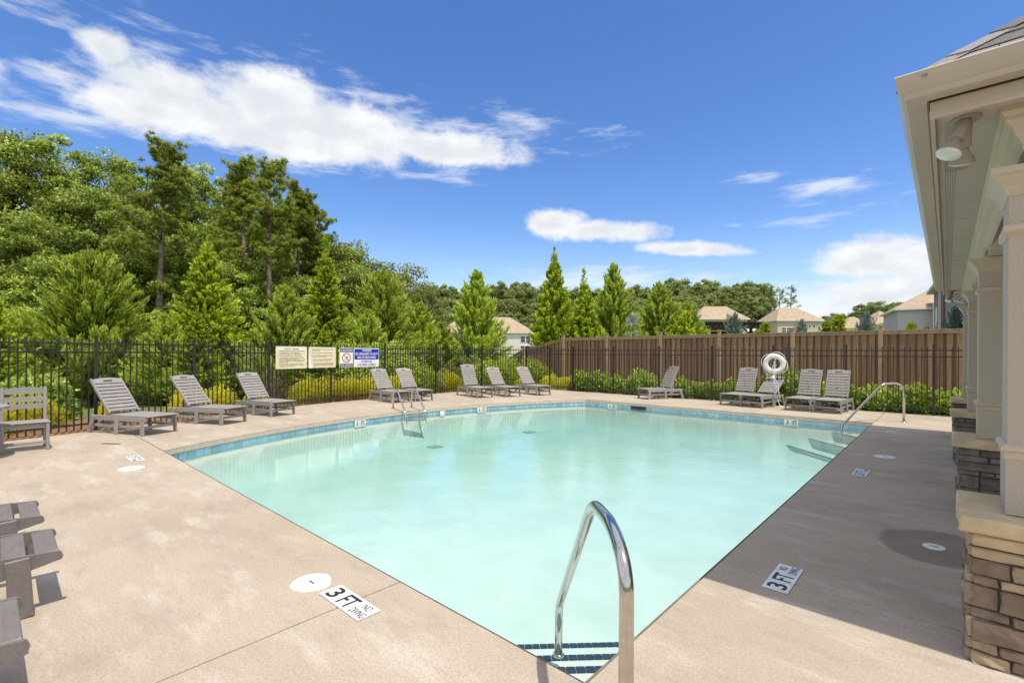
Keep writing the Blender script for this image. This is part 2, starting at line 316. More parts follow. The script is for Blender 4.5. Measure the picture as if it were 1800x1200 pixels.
# ------------------------------------------------------------------ terrain
def gz(x, y):
    d = math.hypot(x, y)
    z = -0.05+.50*smoothstep(16.6, 18.7, y)*smoothstep(-18.5, -13.0, x)
    z += .75*smoothstep(20, 33, y)*smoothstep(-16, -11, x)
    z -= .9*smoothstep(-15, -24, x)*smoothstep(-5, 10, y)
    z -= 1.0*smoothstep(18, 22, y)*smoothstep(-14.5, -19, x)*(1-smoothstep(40, 70, d))
    z += 3.2*smoothstep(60, 115, d)*smoothstep(-70, -45, x)+7.5*smoothstep(118, 185, d)
    return z
def ground():
    def axis(a0, a1, keys):
        s = set(keys); v = a0
        L = [a0]
        while v < a1:
            step = 1.0 if -26 < v < 34 else (6 if abs(v) < 200 else 60); v += step; L.append(min(v, a1))
        L = [q for q in L if all(abs(q-k) > .45 for k in keys)]+list(keys); return sorted(set(L))
    xs = axis(-1400, 1400, [-10.8, -.8]); ys = axis(-1400, 1600, [1.4, 14.0])
    mb = MB(); ix = {}
    for j, y in enumerate(ys):
        for i, x in enumerate(xs):
            ix[i, j] = len(mb.v); mb.v.append((x, y, gz(x, y)))
    for j in range(len(ys)-1):
        for i in range(len(xs)-1):
            cx, cy = (xs[i]+xs[i+1])/2, (ys[j]+ys[j+1])/2
            if -10.8 < cx < -.8 and 1.4 < cy < 14: continue
            mb.f.append((ix[i, j], ix[i+1, j], ix[i+1, j+1], ix[i, j+1])); mb.m.append(0)
    struct(mb.build('ground', 'grass', smooth=True))
ground()
# fence line of the iron fence (deck edge follows it)
FP = [(-10.2, -3.6), (-10.85, -2.05), (-11.42, -.32), (-12.0, 1.47), (-12.6, 3.23), (-13.35, 5.13), (-13.8, 7.1), (-13.97, 9.08), (-14.15, 11.4), (-14.25, 13.9), (-13.2, 15.48), (-12.4, 16.07), (-11.25, 16.1)]
XR = [-9.4, -7.57, -5.74, -3.91, -2.08, -.25, 1.58, 3.41, 5.24]
# mulch beds: strips outside the deck
def mulch():
    mb = MB(); inner = [(x, y) for x, y in FP]+[(x, 16.1) for x in XR]; out = []
    for i, (x, y) in enumerate(inner):
        a = inner[max(i-1, 0)]; b = inner[min(i+1, len(inner)-1)]; d = Vector((b[0]-a[0], b[1]-a[1])).normalized(); out.append((x-d.y, y+d.x))
    rows = []
    for i, (x, y) in enumerate(inner):
        dx, dy = out[i][0]-x, out[i][1]-y; rows.append([(x+dx*t, y+dy*t) for t in (-.6, 0, .6, 1.2, 1.9, 2.6)])
    for r_ in rows:
        for k, (x, y) in enumerate(r_): mb.v.append((x, y, gz(x, y)+.012+(.035*math.sin(x*7+y*5) if 2 < k < 5 else 0)))
    for i in range(len(rows)-1):
        for k in range(5): a = i*6+k; mb.f.append((a, a+6, a+7, a+1)); mb.m.append(0)
    struct(mb.build('mulch_bed', 'mulch', smooth=True))
mulch()
# ------------------------------------------------------------------ pool
PC = (1.22, 7.66); PR = 11.6; X1 = -1.22; Y0 = 1.86; Y1 = 13.42
def arcx(y, r=PR): return PC[0]-math.sqrt(r*r-(y-PC[1])**2)
NARC = 60
arc = [(arcx(Y1+(Y0-Y1)*k/NARC), Y1+(Y0-Y1)*k/NARC) for k in range(NARC+1)]    # far corner -> near corner
pool = [(X1, Y0), (X1, Y1)]+arc       # ccw seen from above
WZ = -.155
basin = struct(link('pool_basin', None)); 
def wallring(z0, z1, off=0.0, name='wall', m='plaster'):
    mb = MB(); n = len(pool)
    P = []
    for i in range(n):
        a = Vector(pool[i])-Vector(pool[i-1]); b = Vector(pool[(i+1) % n])-Vector(pool[i])
        if a.length < 1e-5: a = b
        if b.length < 1e-5: b = a
        na = Vector((-a.y, a.x)).normalized(); nb = Vector((-b.y, b.x)).normalized(); q = na+nb; q = q/max(q.length_squared/2, .3); P.append(Vector(pool[i])+q*off)
    for z in (z0, z1): mb.v += [(p.x, p.y, z) for p in P]
    for i in range(n): j = (i+1) % n; mb.f.append((i, n+i, n+j, j)); mb.m.append(0)
    return mb.build(name, m, basin)
wallring(-2.2, -.02, -.03, 'pool_wall')
wallring(-.243, -.085, -.022, 'tile_band', 'grout')
wallring(-.085, -.012, .014, 'coping_face', 'coping')
def fz(x, y): return -.76-.08*smoothstep(2.5, 9, math.hypot(x+1.2, (y-1.8)*.6))*smoothstep(-1.5, -6, x)
def cove():
    mb = MB(); n = len(pool); offs = [-.015, .0, .02, .05, .09, .14, .2, .28, .38, .5, .64, .78, .9]; P0 = [Vector(p) for p in pool]
    for o_ in offs:
        for i in range(n):
            a = P0[i]-P0[i-1]; b = P0[(i+1) % n]-P0[i]
            if a.length < 1e-5: a = b
            if b.length < 1e-5: b = a
            na = Vector((-a.y, a.x)).normalized(); nb = Vector((-b.y, b.x)).normalized(); q = na+nb; q = q/max(q.length_squared/2, .3); p = P0[i]+q*o_
            t_ = max(0, o_)/.9; mb.v.append((p.x, p.y, -.26+(fz(p.x, p.y)+.235)*(1-(1-t_)**3.2) if o_ > 0 else (-.24 if o_ < 0 else -.29)))
    for k in range(len(offs)-1):
        for i in range(n): j = (i+1) % n; mb.f.append((k*n+i, (k+1)*n+i, (k+1)*n+j, k*n+j)); mb.m.append(0)
    cv = mb.build('cove', 'plaster', basin, smooth=True); fl = [(i % n) not in (0, 1, n-1) for i in range(len(mb.f))]; cv.data.polygons.foreach_set('use_smooth', fl); cv.data.update()
cove()
mb = MB()
for j in range(15):
    for i in range(15):
        x = -11+(10*i/14); y = 1.6+12.2*j/14; mb.v.append((x, y, fz(x, y)))
for j in range(14):
    for i in range(14): a = j*15+i; mb.f.append((a, a+1, a+16, a+15)); mb.m.append(0)
mb.build('pool_floor', 'plaster', basin, smooth=True)
# waterline tiles: six inches wide, one object each on the walls that the camera faces
tm = MB().bbox(-.0735, .0735, -.006, .006, -.0735, .0735, .002).build('tile', 'blue_tile', basin); tme = tm.data; bpy.data.objects.remove(tm)
L = 0; seg = [(X1, Y1)]+arc; path = [Vector(p) for p in seg]; cum_ = [0]
for i in range(1, len(path)): cum_.append(cum_[-1]+(path[i]-path[i-1]).length)
s_ = .076
while s_ < cum_[-1]-.07:
    k = max(i for i in range(len(cum_)) if cum_[i] <= s_); k = min(k, len(path)-2); d = (path[k+1]-path[k]).normalized(); p = path[k]+d*(s_-cum_[k]); nrm = Vector((-d.y, d.x))
    p = p+nrm*-.013
    link('tile', tme, basin, (p.x, p.y, -.165), (0, 0, math.atan2(d.y, d.x))); s_ += .152
for (a, b) in (((X1, Y1), (X1, Y0)), ((-8.8, Y0), (X1, Y0))):      # the two walls seen only from elsewhere: one strip each
    mb = MB(); d = (Vector(b)-Vector(a)); Ln = d.length; d.normalize(); k = 0
    while (k+1)*.152 < Ln:
        c = Vector(a)+d*(k+.5)*.152; nx = .013 if a[0] == X1 and b[0] == X1 else 0; ny = -.013 if nx == 0 else 0
        hx, hy = (.006, .0735) if nx else (.0735, .006); mb.box(c.x+nx-hx, c.x+nx+hx, c.y+ny-hy, c.y+ny+hy, -.238, -.092); k += 1
    o = mb.build('tile_strip', 'blue_tile', basin); o['kind'] = 'stuff'
# corner steps with navy nosing tiles
def steps(cx, cy, sx, sy, name):
    s2 = math.sqrt(.5); bx, by = sx*s2, sy*s2; px_, py_ = -by, bx
    prev = 0
    for t, z in ((.57, -.30), (.98, -.49), (1.42, -.68)):
        L = t*math.sqrt(2); q = [(cx, cy), (cx+sx*L, cy), (cx, cy+sy*L)]
        if sx*sy < 0: q = [q[0], q[2], q[1]]
        mb = MB().prism(q, -1.4, z, .0)
        st = mb.build('step', 'plaster', basin)
        n = int(2*t/.056); tl = MB().bbox(-.026, .026, -.026, .026, -.004, .004, .001)
        me = None
        for k in range(n):
            v = (k-(n-1)/2)*.056; x = cx+bx*(t-.034)+px_*v; y = cy+by*(t-.034)+py_*v
            if (x-cx)*sx < .03 or (y-cy)*sy < .03: continue
            if me is None: o = tl.build('nosing_tile', 'navy_tile', st); me = o.data; o.location = (x, y, z+.004); o.rotation_euler = (0, 0, math.atan2(py_, px_))
            else: link('nosing_tile', me, st, (x, y, z+.004), (0, 0, math.atan2(py_, px_)))
steps(X1, Y0, -1, 1, 'near'); steps(X1, Y1, -1, -1, 'far')
# main drains on the floor
for (x, y) in ((-9.45, 7.6), (-9.2, 10.95)):
    z = fz(x, y)
    d = MB().bbox(-.15, .15, -.15, .15, 0, .02, .006).build('main_drain', 'drain', basin, loc=(x, y, z))
# skimmer mouth and return fitting
mb = MB().box(-.24, .24, -.02, .02, -.045, .045); mb.build('skimmer_mouth', 'dark_gap', basin, loc=(-6.95, Y1-.01, -.125))
# water
wm = bpy.data.materials.new('pool_water'); wm.use_nodes = True; t = wm.node_tree; t.nodes.clear(); L_ = t.links.new
o_ = t.nodes.new('ShaderNodeOutputMaterial'); mx = t.nodes.new('ShaderNodeMixShader'); tr = t.nodes.new('ShaderNodeBsdfTransparent'); gl = t.nodes.new('ShaderNodeBsdfGlossy'); fr = t.nodes.new('ShaderNodeFresnel')
tr.inputs[0].default_value = (.93, .955, .952, 1); gl.inputs['Roughness'].default_value = .015; fr.inputs[0].default_value = 1.40
g = t.nodes.new('ShaderNodeNewGeometry'); hsum = None
def wn(sc_, st, rot, amp, det=3):
    global hsum
    mp = t.nodes.new('ShaderNodeMapping'); mp.inputs['Scale'].default_value = st; mp.inputs['Rotation'].default_value = (0, 0, rot); L_(g.outputs['Position'], mp.inputs[0])
    n = t.nodes.new('ShaderNodeTexNoise'); n.inputs['Scale'].default_value = sc_; n.inputs['Detail'].default_value = det; L_(mp.outputs[0], n.inputs['Vector'])
    k = t.nodes.new('ShaderNodeMath'); k.operation = 'MULTIPLY'; L_(n.outputs[0], k.inputs[0]); k.inputs[1].default_value = amp
    if hsum is None: hsum = k.outputs[0]
    else:
        a = t.nodes.new('ShaderNodeMath'); a.operation = 'ADD'; L_(hsum, a.inputs[0]); L_(k.outputs[0], a.inputs[1]); hsum = a.outputs[0]
wn(1.1, (1, 1.6, 1), .6, .30, 2); wn(6.5, (1, 1.5, 1), -.3, .16, 3); wn(20, (1, 1.3, 1), .9, .11, 4)
bp = t.nodes.new('ShaderNodeBump')
sx_ = t.nodes.new('ShaderNodeSeparateXYZ'); L_(g.outputs['Position'], sx_.inputs[0]); rm = t.nodes.new('ShaderNodeMapRange'); rm.inputs[1].default_value = -8.2; rm.inputs[2].default_value = -3.8; rm.inputs[3].default_value = .035; rm.inputs[4].default_value = .34; L_(sx_.outputs[0], rm.inputs[0]); L_(rm.outputs[0], bp.inputs['Strength'])
bp.inputs['Strength'].default_value = .30; bp.inputs['Distance'].default_value = .05; L_(hsum, bp.inputs['Height'])
L_(bp.outputs[0], gl.inputs['Normal']); L_(bp.outputs[0], fr.inputs['Normal']); L_(fr.outputs[0], mx.inputs[0]); L_(tr.outputs[0], mx.inputs[1]); L_(gl.outputs[0], mx.inputs[2]); L_(mx.outputs[0], o_.inputs[0])
va = t.nodes.new('ShaderNodeVolumeAbsorption'); va.inputs['Color'].default_value = (.40, .86, .87, 1); va.inputs['Density'].default_value = .22; L_(va.outputs[0], o_.inputs[1])
MT['water'] = wm
mb = MB(); mb.v = [(x, y, WZ) for x, y in [(X1+.02, Y0-.02), (X1+.02, Y1+.02)]+[(x-.015, y) for x, y in arc]]; mb.f = [tuple(range(len(mb.v)))]; mb.m = [0]
struct(mb.build('pool_water', 'water'))
# ------------------------------------------------------------------ deck slabs
deck = struct(link('pool_deck', None))
def slab(poly, g_=.006):
    P = [Vector(p) for p in poly]; P = [p for i, p in enumerate(P) if (p-P[i-1]).length > 1e-3]
    n = len(P); Q = []
    for i in range(n):
        a = P[i]-P[i-1]; b = P[(i+1) % n]-P[i]; na = Vector((-a.y, a.x)).normalized(); nb = Vector((-b.y, b.x)).normalized(); q = na+nb; q = q/max(q.length_squared/2, .3); Q.append(P[i]+q*g_)
    MB().prism([(p.x, p.y) for p in Q], -.1, 0, .005).build('slab', 'concrete', deck)
outer = FP+[(x, 16.1) for x in XR]
def outx(y):
    for i in range(len(FP)-1):
        (xa, ya), (xb, yb) = FP[i], FP[i+1]
        if ya <= y <= yb: return xa+(xb-xa)*(y-ya)/(yb-ya)
    return -11.25
def outy(x):
    if x >= -11.25: return 16.1
    for i in range(len(FP)-2, 8, -1):
        (xa, ya), (xb, yb) = FP[i], FP[i+1]
        if xa <= x <= xb and xb > xa: return ya+(yb-ya)*(x-xa)/(xb-xa)
    return 13.9
INS = .07   # deck stops just short of the fence
def yseq(a, b): ys = [a]+[y for _, y in FP if a+.05 < y < b-.05]+[b]; return ys
# near band: y < Y0
ycut = [-3.6, -.85, Y0]; xcut = [-8.85, -5.8, -2.66, X1, 1.6, 5.2]
for j in range(2):
    ya, yb = ycut[j], ycut[j+1]
    slab([(xcut[0], ya), (xcut[0], yb)]+[(outx(y)+INS, y) for y in reversed(yseq(ya, yb))])
    for i in range(len(xcut)-1): slab([(xcut[i], ya), (xcut[i+1], ya), (xcut[i+1], yb), (xcut[i], yb)])
# left band: between arc and fence
yc = [Y0, 4.6, 7.5, 10.4, Y1]
for j in range(4):
    ya, yb = yc[j], yc[j+1]; ins = [(arcx(ya+(yb-ya)*k/14)+.012, ya+(yb-ya)*k/14) for k in range(15)]
    slab(ins+[(outx(y)+INS, y) for y in reversed(yseq(ya, yb))])
# far band
slab([(arcx(Y1), Y1), (arcx(Y1), 16.1-INS), (-11.25, 16.1-INS), (-12.38, 16.0), (-13.1, 15.45), (-14.12, 13.9), (outx(Y1)+INS, Y1)])
xc = [arcx(Y1), -6.3, -3.8, X1]
for i in range(3): slab([(xc[i], Y1), (xc[i+1], Y1), (xc[i+1], 16.1-INS), (xc[i], 16.1-INS)])
# right band
ycr = [Y0, 3.6, 6.45, 9.45, 12.4, 16.1-INS]
for i in range(5):
    slab([(X1, ycr[i]), (1.6, ycr[i]), (1.6, ycr[i+1]), (X1, ycr[i+1])]); slab([(1.6, ycr[i]), (5.2, ycr[i]), (5.2, ycr[i+1]), (1.6, ycr[i+1])])
# ------------------------------------------------------------------ painted markers on the deck and wall
def deck_marker(x, y, rz, label, worn=False, small=False):
    o = thing('depth_marker', label, 'depth marker', (x, y, .0035), rz, 'depth markers around the pool')
    ink = 'worn_black' if worn else 'black_paint'
    for (a, b) in ((-.228, -.0775), (-.0745, .0745), (.0775, .228)):
        MB().box(a, b, -.075, .075, 0, .0035).build('marker_tile', 'white_paint', o)
    text('3', .085, .115, -.155, 0, .0045, ink, o, bold=.02); text('FT', .125, .115, 0, 0, .0045, ink, o, bold=.02)
    text('NO', .07, .052, .153, .034, .0045, ink, o, bold=.01); text('DIVING', .13, .052, .153, -.032, .0045, ink, o, bold=.01)
deck_marker(-2.66, 1.49, 0, 'white three foot no diving marker beside the round white patch on sunlit deck')
deck_marker(-.81, 3.625, R(90), 'white three foot no diving marker nearest the camera on shaded deck')
deck_marker(-.81, 7.58, R(90), 'white no diving marker halfway along the shaded deck strip', True)
deck_marker(-.80, 12.0, R(90), 'white no diving marker at the far end of the shaded deck strip', True)
deck_marker(-8.44, 1.455, 0, 'worn white no diving marker by the far sunlit pool corner', True)
def lid(x, y, r, label, m='white_paint', wob=0.0):
    mb = MB(); n = 28; pts = [(x+r*(1+wob*math.sin(2*a+1)+wob*math.sin(3*a))*math.cos(a), y+r*(1+wob*math.cos(3*a))*math.sin(a)) for a in [2*math.pi*k/n for k in range(n)]]
    o = thing('skimmer_lid', label, 'skimmer lid', (x, y, 0), 0, 'round lids in the deck'); pts = [(a-x, b-y) for a, b in pts]
    mb.prism(pts, .0, .007, .002).build('cover', m, o)
    MB().box(-.03, .03, -.006, .006, .0072, .009).build('finger_slot', 'worn_black', o)
lid(-3.06, 1.45, .125, 'round bright white lid beside the nearest sunlit depth marker', wob=.05)
lid(-7.75, 1.30, .14, 'round white lid in sunlit deck by the far left pool corner')
lid(-.68, 9.0, .13, 'round white lid halfway down the shaded deck strip')
lid(-.07, 5.03, .07, 'round pale lid in a dark damp patch by the stone piers')
def wall_marker(x, y, rz, txt, label):
    o = thing('waterline_marker', label, 'depth marker', (x, y, -.165), rz, 'depth markers on the waterline')
    for k, s in ((-.08, txt), (.08, 'FT')):
        MB().bbox(-.075, .075, -.004, .004, -.075, .075, .001).build('marker_tile', 'white_paint', o, loc=(k, -.004, 0))
        text(s, .05 if k < 0 else .10, .095, k, -.0095, .012, 'black_paint', o, rot=(R(90), 0, 0), bold=.02)
wall_marker(-2.84, Y1-.012, 0, '3', 'white three foot waterline marker near the far steps')
wall_marker(-7.85, Y1-.012, 0, '4', 'white four foot waterline marker beside the dark skimmer mouth')
for yy, lb in ((6.0, 'white five foot waterline marker nearest on the curved wall'), (9.9, 'white five foot waterline marker past the ladder on the curved wall')):
    x = arcx(yy); a = math.atan2(yy-PC[1], x-PC[0]); wall_marker(x-.012*math.cos(a), yy-.012*math.sin(a), a-R(90), '5', lb)
x = arcx(8.55); a = math.atan2(8.55-PC[1], x-PC[0]); o = tag(MB().bbox(-.07, .07, -.004, .004, -.07, .07, .001).build('waterline_plate', 'white_paint', loc=(x-.02*math.cos(a), 8.55-.02*math.sin(a), -.165), rot=(0, 0, a-R(90))), 'small blank white plate on the curved waterline just past the ladder', 'plate')
# small hinge-like cover and stain on the deck
o = tag(MB().bbox(-.16, .16, -.03, .03, 0, .006, .002).build('joint_cover', 'worn_black', loc=(-10.05, 1.42, .001), rot=(0, 0, R(35))), 'small dark rusty strip in the deck in front of the nearest lounger', 'deck fitting')
for i, (x, y, r) in enumerate(((-2.72, .18, .02),)): pass
# ------------------------------------------------------------------ handrails and ladder
def rail(cx, cy, sx, sy, label):
    s2 = math.sqrt(.5); P = lambda t, z: (sx*s2*t, sy*s2*t, z)
    o = thing('pool_handrail', label, 'handrail', (cx, cy, 0), 0, 'steel handrails at the pool steps')
    pts = fillet([P(-.64, 0), P(-.64, .80), P(-.46, .885), P(-.14, .865), P(.816, -.075), P(.83, -.40)], .10, 7)
    MB().tube(pts, .0245, 14).build('rail', 'steel', o, smooth=True)
    lathe(MB(), [(.055, 0), (.055, .006), (.03, .014), (.027, .02)], 20, P(-.64, .0)).build('escutcheon', 'steel', o, smooth=True)
    lathe(MB(), [(.036, -.01), (.036, 0), (.028, .006)], 20, P(.83, -.385)).build('step_socket', 'steel', o, smooth=True)
rail(X1, Y0, -1, 1, 'tall steel handrail rising from the near pool corner steps')
rail(X1+.05, Y1+.1, -1, -1, 'steel handrail at the far pool corner beside the shaded deck')
def ladder():
    o = thing('pool_ladder', 'steel pool ladder with two hooped rails on the curved far side', 'ladder', (-11.05, 7.75, 0), R(-17))
    for s in (-.26, .26):
        pts = fillet([(0, s, 0), (0, s, .40), (.13, s, .56), (.36, s, .52), (1.05, s, -.02), (1.11, s, -.30)], .16, 6)
        MB().tube(pts, .024, 10).build('rail', 'steel', o, smooth=True)
        lathe(MB(), [(.055, 0), (.055, .008), (.028, .015)], 16, (0, s, 0)).build('escutcheon', 'steel', o, smooth=True)
    for k, z in enumerate((-.10, -.21)):
        MB().bbox(1.03, 1.14, -.25, .25, z-.015, z+.015, .006).build('tread', 'steel', o)
ladder()
# ------------------------------------------------------------------ loungers
def lounger(ang=48, recl=.82):
    o = link('sun_lounger', None)
    B = lambda *a, **k: MB().bbox(*a, **k)
    # x: 0 = foot end, 1.47 = head end of the frame ; width .64
    for s in (-1, 1):
        MB().bbox(.02, 1.46, s*.30-.017, s*.30+.017, .245, .335, .006).build('side_rail', 'poly_grey', o)
        for x, dx in ((.10, -.035), (.74, 0), (1.34, .14)):
            y0 = s*.318; mb = MB().bar((x, y0, .325), (x+dx, y0+s*.015, 0), .03, .085, (1, 0, 0), .005); mb.build('leg', 'poly_grey', o)
    for x in (.09, 1.40): MB().bbox(x-.02, x+.02, -.30, .30, .12, .17, .005).build('cross_brace', 'poly_grey', o)
    for s in (-1, 1): MB().bar((.09, s*.29, .145), (1.40, s*.29, .145), .022, .045, (0, 0, 1), .004).build('lower_rail', 'poly_grey', o)
    n = 11
    for k in range(n):
        x0 = -.045+k*.0905; MB().bbox(x0, x0+.082, -.315, .315, .338, .356, .004).build('seat_slat', 'poly_grey', o)
    # backrest hinged at x=.97
    bk = link('backrest', None, o, (.985, 0, .365), (0, -R(ang), 0))
    # head board: arched, with a hand slot
    mb = MB(); xs = [-.263+.526*i/12 for i in range(13)]; x0 = .035+8*.083
    top = lambda y: x0+.095+.035*(1-(y/.263)**2)
    for z in (.004, .028):
        for y in xs: mb.v += [(x0, y, z), (x0+.035, y, z), (x0+.07, y, z), (top(y), y, z)]
    def q(k, i, j): return k*52+i*4+j
    for i in range(12):
        for j in range(3):
            if j == 1 and 4 <= i <= 7: continue
            mb.f += [(q(1, i, j), q(1, i, j+1), q(1, i+1, j+1), q(1, i+1, j)), (q(0, i, j), q(0, i+1, j), q(0, i+1, j+1), q(0, i, j+1))]
        mb.f += [(q(0, i, 3), q(0, i+1, 3), q(1, i+1, 3), q(1, i, 3)), (q(0, i, 0), q(1, i, 0), q(1, i+1, 0), q(0, i+1, 0))]
    for i in range(4, 8): mb.f += [(q(0, i, 1), q(0, i+1, 1), q(1, i+1, 1), q(1, i, 1)), (q(0, i, 2), q(1, i, 2), q(1, i+1, 2), q(0, i+1, 2))]
    for i in (4, 8): mb.f += [(q(0, i, 1), q(1, i, 1), q(1, i, 2), q(0, i, 2))]
    mb.m = [0]*len(mb.f); bpy.data.objects.remove(bk); bk = mb.build('backrest', 'poly_grey', o, loc=(.985, 0, .365), rot=(0, -R(ang), 0))
    for s in (-1, 1): MB().bbox(0, recl, s*.28-.015, s*.28+.015, -.025, .03, .006).build('back_rail', 'poly_grey', bk)
    for k in range(8):
        x0 = .035+k*.083; MB().bbox(x0, x0+.064, -.263, .263, .006, .026, .004).build('back_slat', 'poly_grey', bk)
    MB().bar((1.28, 0, .16), (.985+.40*math.cos(R(ang))+.05*math.sin(R(ang)), 0, .345+.40*math.sin(R(ang))-.05*math.cos(R(ang))), .30, .022, (0, 1, 0)).build('back_prop', 'poly_grey', o)
    return o
base_l = lounger(50); flat_l = lounger(36); up_l = lounger(66); first = {id(base_l): True, id(flat_l): True, id(up_l): True}
# (foot centre x, y, heading of the foot end, kind, label)
LG = [(-10.60, 2.22, 25, base_l, 'grey slatted lounger nearest the dining chair, in front of a fence post'),
      (-11.06, 3.60, 27, base_l, 'grey slatted lounger second from the dining chair'),
      (-11.60, 4.82, 14, base_l, 'grey slatted lounger below the cream pool rules sign'),
      (-12.15, 8.50, -3, base_l, 'grey slatted lounger just behind the ladder rails'),
      (-12.05, 9.28, -7, base_l, 'grey slatted lounger touching the one behind the ladder, towards the fence corner'),
      (-11.55, 11.45, -12, up_l, 'grey slatted lounger with steep back at the start of the trio near the fence corner'),
      (-11.12, 12.40, -13, base_l, 'grey slatted lounger in the middle of the trio near the fence corner'),
      (-10.74, 13.62, -14, base_l, 'grey slatted lounger closest to the wooden fence in the trio'),
      (-7.62, 14.98, -118, up_l, 'lone grey lounger turned sideways in front of the green hedge'),
      (-4.76, 14.84, -98, up_l, 'steep backed grey lounger behind the pool, next to the low reclined one'),
      (-4.16, 14.74, -101, flat_l, 'low reclined grey lounger with the ring rope hanging over it'),
      (-2.98, 14.70, -95, up_l, 'grey lounger right of the life ring, one of two side by side'),
      (-2.30, 14.66, -94, up_l, 'grey lounger nearest the far handrail in front of the hedge')]
for x, y, h, src, lb in LG:
    if first[id(src)]: o = src; first[id(src)] = False
    else: o = copy_tree(src)
    # local +x runs from foot to head, so the head lies opposite to the heading of the foot
    o.scale = (.97, .92, .98); o.location = (x, y, .001); o.rotation_euler = (0, 0, R(h+180)); tag(o, lb, 'sun lounger', 'grey slatted sun loungers round the pool')
# ------------------------------------------------------------------ dining chair, table, foot stools at left
def chair():
    o = thing('dining_chair', 'grey slatted dining chair by the fence beside the round table', 'chair', (-10.38, .45, 0.001), R(0))
    for s in (-1, 1):
        MB().bbox(.16, .225, s*.24-.02, s*.24+.02, 0, .41, .005).build('leg', 'poly_grey', o)
        MB().bar((-.20, s*.235, 0), (-.27, s*.235, .93), .04, .055, (1, 0, 0), .005).build('back_post', 'poly_grey', o)
        MB().bbox(-.2, .16, s*.235-.015, s*.235+.015, .10, .145, .004).build('side_stretcher', 'poly_grey', o)
        MB().bbox(-.2, .16, s*.235-.015, s*.235+.015, .33, .40, .004).build('side_apron', 'poly_grey', o)
    MB().bbox(.18, .205, -.22, .22, .335, .40, .004).build('front_apron', 'poly_grey', o)
    MB().bbox(.15, .18, -.22, .22, .09, .135, .004).build('stretcher', 'poly_grey', o)
    for k in range(4): MB().bbox(.24-.106*(k+1), .24-.106*k-.008, -.27, .27, .412, .43, .005).build('seat_slat', 'poly_grey', o)
    for k, z in enumerate((.60, .71, .83)):
        x = -.20-.07*z/.93; mb = MB(); n = 8; hh = .075
        for zz in (0, 1):
            for xx in (x-.01, x+.012):
                for i in range(n+1): y = -.215+.43*i/n; mb.v.append((xx, y, z+(hh+(.03*(1-(y/.215)**2) if k == 2 else 0) if zz else 0)))
        N1 = n+1
        for i in range(n):
            mb.f += [(i, i+1, 2*N1+i+1, 2*N1+i), (N1+i, 3*N1+i, 3*N1+i+1, N1+i+1), (2*N1+i, 2*N1+i+1, 3*N1+i+1, 3*N1+i), (i, N1+i, N1+i+1, i+1)]
        mb.f += [(0, 2*N1, 3*N1, N1), (n, N1+n, 3*N1+n, 2*N1+n)]; mb.m = [0]*len(mb.f); mb.build('back_slat', 'poly_grey', o)
chair()
o = thing('dining_table', 'round grey slatted dining table cut by the picture edge beside the chair', 'table', (-9.9, -.32, 0.001), R(20))
def disc_slats(o, r, z):
    n = 8; w = 2*r/n
    for k in range(n):
        a, b = -r+k*w, -r+(k+1)*w-.008; pts = []
        m_ = 6; ys = [a+(b-a)*i/m_ for i in range(m_+1)]
        R1 = [(math.sqrt(max(r*r-y*y, .0004)), y) for y in ys]; L1 = [(-x, y) for x, y in reversed(R1)]
        MB().prism(R1+L1, z-.03, z, .004).build('top_slat', 'poly_grey', o)
disc_slats(o, .60, .73)
lathe(MB(), [(.50, .64), (.52, .66), (.52, .698), (.49, .698)], 32).build('apron', 'poly_grey', o)
for k in range(4): a = R(45+90*k); MB().bar((.34*math.cos(a), .34*math.sin(a), .66), (.46*math.cos(a), .46*math.sin(a), 0), .06, .06, (0, 0, 1) if False else (math.cos(a), math.sin(a), .1), .005).build('leg', 'poly_grey', o)
for k in range(2): a = R(45+90*k); MB().bar((-.40*math.cos(a), -.40*math.sin(a), .18+.05*k), (.40*math.cos(a), .40*math.sin(a), .18+.05*k), .04, .045, (0, 0, 1), .004).build('stretcher', 'poly_grey', o)
def ottoman():
    o = link('footstool', None); W2 = .25
    for s in (-1, 1):
        mb = MB(); pr = [(.0, .325), (.0, .275), (.10, .245), (.36, .15), (.56, .10), (.62, .12), (.62, .17), (.40, .27), (.2, .315)]
        # side board, long thin and rounded at its upper tip; x = distance back from the tip
        pts = [(-.02, .30), (-.012, .322), (.0, .331), (.22, .345), (.45, .335), (.62, .30), (.62, .24), (.24, .225), (.02, .275), (-.012, .282)]
        for y in (s*W2-.012, s*W2+.012): mb.v += [(x, y, z) for x, z in pts]
        n = len(pts); mb.f = [tuple(range(n)), tuple(range(n, 2*n))[::-1]]+[((i+1) % n, i, n+i, n+(i+1) % n) for i in range(n)]; mb.m = [0]*len(mb.f); mb.build('side_board', 'poly_dark', o)
        MB().bar((.17, s*(W2+.027), .335), (.15, s*(W2+.027), 0), .025, .10, (1, 0, 0), .004).build('leg', 'poly_dark', o)
        MB().bar((.52, s*(W2+.027), .30), (.56, s*(W2+.027), 0), .025, .10, (1, 0, 0), .004).build('leg', 'poly_dark', o)
    for k in range(5):
        x0 = .0+k*.134; z0 = .322+.014*math.sin(min(x0/.45, 1)*math.pi/2)-(.05*max(0, x0-.3)); MB().bbox(x0, x0+.100, -W2+.016, W2-.016, z0-.006, z0+.012, .004).build('slat', 'poly_dark', o)
    return o
ot = ottoman()
for i, (x, y, rz, lb) in enumerate(((-3.02, .12, -90, 'grey slatted footstool at the lower left, nearest the camera'), (-4.11, .315, -91, 'grey slatted footstool second from the camera, casting a slatted shadow'), (-5.02, .29, -90, 'grey slatted footstool third from the camera at the picture edge'), (-5.97, .08, -90, 'farthest grey slatted footstool, only its tips in view'))):
    c = ot if i == 0 else copy_tree(ot); c.location = (x, y, .001); c.rotation_euler = (0, 0, R(rz)); tag(c, lb, 'footstool', 'grey slatted footstools in a row')
